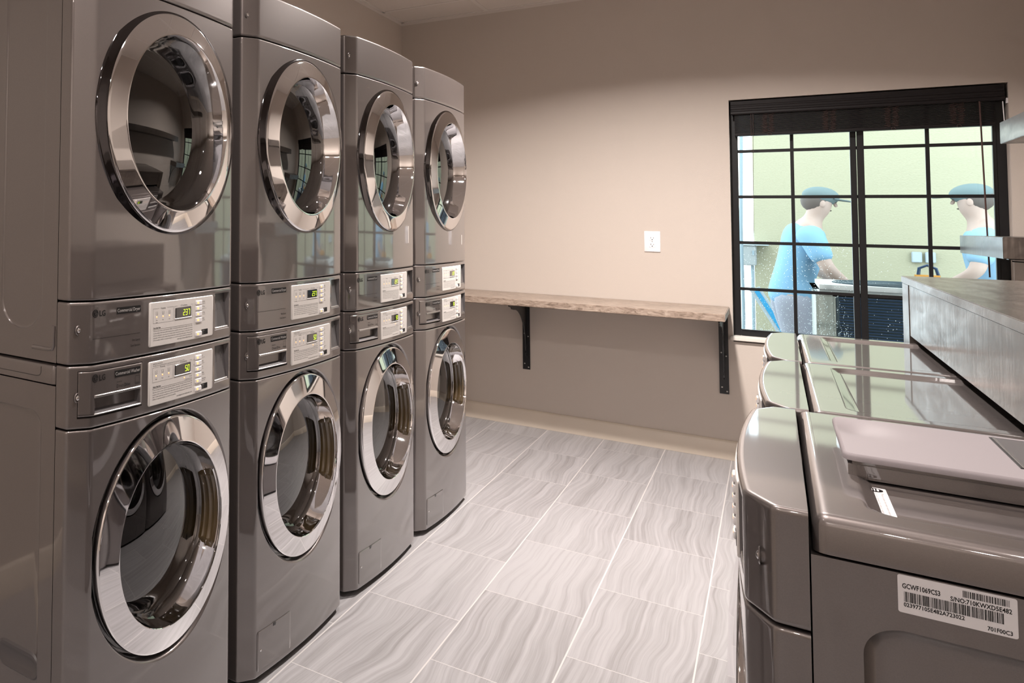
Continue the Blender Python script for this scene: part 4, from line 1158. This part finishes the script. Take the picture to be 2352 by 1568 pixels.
mb = MB(); mb.cyl((.385, .365, 1.0685), (.385, .365, 1.0705), .30, None, 40); obj('fan_opening', mb, M['acdark'], t)
# meter box, conduit
t = thing('meter_box', (-0.165, 8.66, 0.985), 'grey electrical meter box at the corner of the outside wall', 'meter box')
mb = MB(); mb.box(-.06, .062, 0, .139, 0, .165); obj('box_body', mb, M['util'], t, bevel=0.006)
mb = MB(); mb.box(-.066, .14, -.012, .139, .168, .182); obj('box_hood', mb, M['pale'], t, smooth=False)
mb = MB(); mb.box(.035, .048, -.006, 0, .085, .125); obj('latch', mb, M['copper'], t, smooth=False)
mb = MB(); mb.tube([(.035, .05, 0), (.035, .05, -.35), (.033, .05, -1.08)], .012, 10); obj('conduit', mb, M['copper'], t)
mb = MB(); mb.tube([(-0.20, 8.3, GZ), (-0.185, 8.3, 0.6), (-0.19, 8.3, 1.3), (-0.175, 8.3, 2.2), (-0.18, 8.3, 3.2)], .011, 8)
o = obj('downspout', mb, M['copper']); tag(o, 'thin grey pipe standing left of the outside wall corner', 'pipe')
# leaning board
t = thing('leaning_board', (0.10, 8.35, GZ), 'blue and white board leaning diagonally outside the lower left pane', 'board')
rot = Matrix.Rotation(R(-26.5), 4, 'Y')
def lean(mb_):
    mb_.v = [tuple((rot @ Vector(v)) + Vector((0.23, 0, 0.02))) for v in mb_.v]
    return mb_
mb = MB(); mb.box(-.035, .035, 0, .03, 0, 1.0); obj('board_frame', lean(mb), M['pale'], t, smooth=False)
mb = MB(); mb.box(-.012, .018, -.004, 0, .60, .98); obj('blue_panel', lean(mb), M['blue'], t, smooth=False)
mb = MB(); mb.box(-.012, .018, -.004, 0, .20, .60); obj('dark_panel', lean(mb), M['navy'], t, smooth=False)
# wall service boxes
for k, x in enumerate((0.800, 0.872)):
    mb = MB(); mb.box(x, x + .055, 8.772, 8.80, 1.055, 1.135); o = obj('wall_socket_box', mb, M['pale'], bevel=0.004)
    tag(o, ['small white weatherproof socket box on the outside wall, left of the pair', 'small white weatherproof socket box on the outside wall, right of the pair'][k], 'socket box', 'socket boxes outside')

# people outside
def skin_mesh(nodes, edges, sub=2):
    me = bpy.data.meshes.new('s'); names = list(nodes); me.from_pydata([nodes[n][0] for n in names], [(names.index(a), names.index(b)) for a, b in edges], [])
    ob = bpy.data.objects.new('s', me); COL.objects.link(ob)
    ob.modifiers.new('k', 'SKIN')
    for i, n in enumerate(names):
        sv = me.skin_vertices[0].data[i]; r = nodes[n][1]; sv.radius = r if isinstance(r, tuple) else (r, r); sv.use_root = (i == 0)
    sd = ob.modifiers.new('d', 'SUBSURF'); sd.levels = sub
    bpy.context.view_layer.update()
    m2 = bpy.data.meshes.new_from_object(ob.evaluated_get(bpy.context.evaluated_depsgraph_get()))
    vs = [tuple(v.co) for v in m2.vertices]; fs = [list(p.vertices) for p in m2.polygons]
    bpy.data.objects.remove(ob); bpy.data.meshes.remove(me); bpy.data.meshes.remove(m2)
    return vs, fs
def person(loc, rz, label, lean_deg, arm, shirt, up=0.0):
    """standing figure facing +X locally, leaning forward at the hip"""
    t = thing('person', loc, label, 'person', None, rz)
    L = R(lean_deg); hip = Vector((0, 0, 0.93))
    def T(x, y, z):  # torso frame
        return Vector((x * math.cos(L) + z * math.sin(L), y, -x * math.sin(L) + z * math.cos(L))) + hip
    n = {'hip': (hip, (.085, .11)), 'waist': (T(0, 0, .16), (.09, .12)), 'chest': (T(.01, 0, .36), (.10, .14)), 'up': (T(0, 0, .47), (.07, .10)), 'neck': (T(.02, 0, .555), .046), 'headb': (T(.045, 0, .61), .068), 'head': (T(.045, 0, .68), (.090, .072)), 'top': (T(.04, 0, .74), .068)}
    e = [('hip', 'waist'), ('waist', 'chest'), ('chest', 'up'), ('up', 'neck'), ('neck', 'headb'), ('headb', 'head'), ('head', 'top')]
    hands = []
    for s, sn in ((-1, 'r'), (1, 'l')):
        n['sh' + sn] = (T(0, s * .17, .44), .048); el = T(arm[0][0], s * .24, arm[0][1]); wr = T(arm[1][0], s * arm[1][2], arm[1][1])
        n['el' + sn] = (el, .043); n['wr' + sn] = (wr, .028)
        d = (wr - el).normalized(); hd = wr + d * .08; n['ha' + sn] = (hd, (.022, .040))
        e += [('up', 'sh' + sn), ('sh' + sn, 'el' + sn), ('el' + sn, 'wr' + sn), ('wr' + sn, 'ha' + sn)]
        n['th' + sn] = (Vector((0.0, s * .10, .86)), .085); n['kn' + sn] = (Vector((.03 + .05 * (s > 0), s * .11, .50)), .055); n['an' + sn] = (Vector((-.02 + .08 * (s > 0), s * .11, .09)), .038); n['to' + sn] = (Vector((.12 + .08 * (s > 0), s * .12, .04)), .035)
        e += [('hip', 'th' + sn), ('th' + sn, 'kn' + sn), ('kn' + sn, 'an' + sn), ('an' + sn, 'to' + sn)]
        hands.append((hd, d, s))
    mb = MB(); mb.add(*skin_mesh(n, e))
    for hd, d, s in hands:      # five fingers curling round a grip
        side = d.cross(Vector((0, 0, 1))).normalized(); dn = side.cross(d).normalized()
        if dn.z > 0: dn = -dn
        for k, (o_, ln) in enumerate(((-.030, .075), (-.010, .085), (.010, .08), (.029, .062))):
            b = hd + side * o_; p1 = b + d * (.02 + ln * .45); p2 = p1 + (d * .3 + dn) * ln * .30; p3 = p2 + (dn - d * .5) * ln * .25
            mb.add(*skin_mesh({'a': (b, .009), 'b': (p1, .0085), 'c': (p2, .008), 'd': (p3, .007)}, [('a', 'b'), ('b', 'c'), ('c', 'd')], 1))
        b = hd - d * .03 - side * s * .03; p1 = b - side * s * .028 + d * .03; p2 = p1 + d * .03 + dn * .015
        mb.add(*skin_mesh({'a': (b, .012), 'b': (p1, .010), 'c': (p2, .008)}, [('a', 'b'), ('b', 'c')], 1))
    # face: nose, ears, eyes, mouth
    mb.add(*skin_mesh({'a': (T(.118, 0, .695), .010), 'b': (T(.135, 0, .662), .012)}, [('a', 'b')], 1))
    for s in (-1, 1): c = T(.045, s * .073, .67); mb.ball(c, .024, 10, 8, (.7, .35, 1.1))
    mb.cur = 1
    for s in (-1, 1): mb.ball(T(.118, s * .028, .695), .008, 8, 6)
    mb.ball(T(.108, 0, .632), .018, 8, 6, (.4, 1, .25))
    obj('body', mb, [M['skin'], M['hair']], t)
    mb = MB()
    mb.add(*skin_mesh({'a': (hip - Vector((0, 0, .10)), (.150, .185)), 'b': (hip + Vector((0, 0, .04)), (.132, .165)), 'c': (n['waist'][0], (.125, .158)), 'd': (n['chest'][0], (.138, .180)), 'e': (T(-.005, 0, .45), (.128, .168)), 'f': (T(.005, 0, .515), (.098, .098))}, [('a', 'b'), ('b', 'c'), ('c', 'd'), ('d', 'e'), ('e', 'f')]))
    for q in 'rl':
        sh = n['sh' + q][0]; el = n['el' + q][0]; inn = sh.lerp(T(.01, 0, .43), .45)
        mb.add(*skin_mesh({'a': (inn, .085), 'b': (sh, .082), 'c': (sh.lerp(el, .45), .070), 'd': (sh.lerp(el, .85), .066)}, [('a', 'b'), ('b', 'c'), ('c', 'd')]))
    obj('shirt', mb, shirt, t)
    mb = MB()
    for s_, q in ((-1, 'r'), (1, 'l')):
        mb.add(*skin_mesh({'a': (Vector((0, s_ * .065, .97)), (.125, .105)), 'b': (Vector((0, s_ * .085, .82)), (.108, .098)), 'c': (n['kn' + q][0], .074), 'd': (n['an' + q][0], .062)}, [('a', 'b'), ('b', 'c'), ('c', 'd')]))
    obj('trousers', mb, M['trousers'], t)
    mb = MB()
    for q in 'rl':
        a = n['an' + q][0]; c = n['to' + q][0]
        mb.add(*skin_mesh({'a': (Vector((a.x - .03, a.y, .05)), .05), 'b': (Vector((c.x, c.y, .04)), .04)}, [('a', 'b')], 2))
    obj('shoes', mb, M['hair'], t)
    mb = MB(); mb.ball(T(.022, 0, .69), .092, 16, 10, (.95, .88, .95)); obj('hair', mb, M['hair'], t)
    mb = MB(); c = T(.038, 0, .725)
    vs, fs = [], []
    mb.ball((0, 0, 0), .102, 20, 12, (1, .84, .66))
    mb.v = [v for v in mb.v]
    rot = Matrix.Rotation(L, 4, 'Y')
    brim = [(.06 + .12 * math.cos(q), .085 * math.sin(q), -.012) for q in [(-90 + 180 * i / 12) * math.pi / 180 for i in range(13)]]
    mb.add(brim + [(a, b, c_ + .006) for a, b, c_ in brim], [tuple(range(13)), tuple(range(13, 26))] + [(i, i + 1, 14 + i, 13 + i) for i in range(12)])
    mb.v = [tuple((rot @ Vector(v)) + c) for v in mb.v]
    mb.f = [f for f in mb.f]; obj('cap', mb, M['cap'], t)
    return t, hands
p1, h1 = person((0.09, 7.75, GZ + .0), 0.15, 'person in light blue shirt and slate cap leaning forward outside the left sash', 11, ((.12, .22), (.28, .12, .14)), M['shirt'])
p2, h2 = person((1.10, 7.75, GZ + .0), math.pi - .2, 'person in sky blue shirt and cap standing outside the right sash', 6, ((.06, .22), (.26, .10, .14)), M['shirt2'])
# tools
mb = MB(); t = thing('pressure_wand', (0.60, 7.42, GZ), 'pale spray wand held by the leaning person outside', 'tool')
mb.tube([(-.05, 0, 1.02), (.0, 0, .99), (.12, -.02, .90), (.30, -.05, .70), (.42, -.06, .45), (.50, -.07, .01)], .009, 8); obj('lance', mb, M['pale'], t)
mb = MB(); mb.box(-.07, -.02, -.02, .02, .96, 1.05); obj('grip', mb, M['navy'], t, bevel=.006)
t = thing('orange_blower', (0.68, 7.45, 0.955), 'orange power tool carried by the person outside the right sash', 'tool')
mb = MB(); mb.box(0, .14, 0, .08, 0, .058); obj('housing', mb, M['orange'], t, bevel=.014)
mb = MB(); mb.tube([(.03, .04, .055), (.035, .04, .10), (.07, .04, .12), (.11, .04, .10), (.12, .04, .055)], .009, 8); obj('handle', mb, M['navy'], t)

# ------------------------------------------------------------------ lights
def area(name, loc, size, energy, color, spread=None, rot=(0, 0, 0), shape='DISK', sy=None):
    l = bpy.data.lights.new(name, 'AREA'); l.energy = energy; l.color = color; l.shape = shape; l.size = size
    if sy: l.size_y = sy
    if spread: l.spread = spread
    o = bpy.data.objects.new(name, l); COL.objects.link(o); o.location = loc; o.rotation_euler = rot; return o
def downlight_or_glint(x, y, e, spread=R(156), col=(1.0, 0.915, 0.868), sz=0.13):
    area('downlight_or_glint_lamp', (x, y, HC - 0.012), sz, e, col, spread)
LIGHTS = [(-0.40, 4.0, 132), (-0.40, 1.3, 44), (-1.25, 0.2, 9), (0.35, 0.2, 9)] + [(-1.1 + 0.34 * k, -1.9, 12) for k in range(5)]  # the weak pair is added for more glints in the doors
for x, y, e in LIGHTS: downlight_or_glint(x, y, e, R(146) if y > 3 else R(158), sz=0.13 if e > 20 else 0.07)
# daylight portal
pl = area('window_portal', (0.352, YB + .15, 1.36), 1.05, 1, (1, 1, 1), rot=(R(-90), 0, 0), shape='RECTANGLE', sy=1.33)
pl.data.cycles.is_portal = True
w = bpy.data.worlds.new('world'); bpy.context.scene.world = w; w.use_nodes = True
nt = w.node_tree; bg = nt.nodes['Background']; bg.inputs[0].default_value = (0.80, 0.94, 1.0, 1); bg.inputs[1].default_value = 4.6

# ------------------------------------------------------------------ camera
f, cx, cy, yaw, pitch, roll, H = 1814.4577, 183.8645, 416.0628, 0.7196, -0.0441, 0.0161, 1.3057
Rv = Vector((math.cos(yaw), math.sin(yaw), 0)); Fv = Vector((-math.sin(yaw), math.cos(yaw), 0)); Uv = Vector((0, 0, 1))
fw = Fv * math.cos(pitch) - Uv * math.sin(pitch); up = Uv * math.cos(pitch) + Fv * math.sin(pitch)
r2 = Rv * math.cos(roll) + up * math.sin(roll); u2 = -Rv * math.sin(roll) + up * math.cos(roll)
cd = bpy.data.cameras.new('camera'); cam = bpy.data.objects.new('camera', cd); COL.objects.link(cam)
m4 = Matrix(((r2.x, u2.x, -fw.x, 0), (r2.y, u2.y, -fw.y, 0), (r2.z, u2.z, -fw.z, H), (0, 0, 0, 1)))
cam.matrix_world = m4
cd.sensor_width = 36; cd.lens = f / 2352 * 36
cd.shift_x = (1176 - cx) / 2352; cd.shift_y = -(784 - cy) / 2352
cd.clip_start = 0.02
bpy.context.scene.camera = cam
sc = bpy.context.scene
sc.view_settings.view_transform = 'Standard'; sc.view_settings.look = 'None'; sc.view_settings.exposure = 0.0
sc.cycles.max_bounces = 10; sc.cycles.transparent_max_bounces = 12; sc.cycles.sample_clamp_indirect = 6
sc.cycles.use_denoising = True
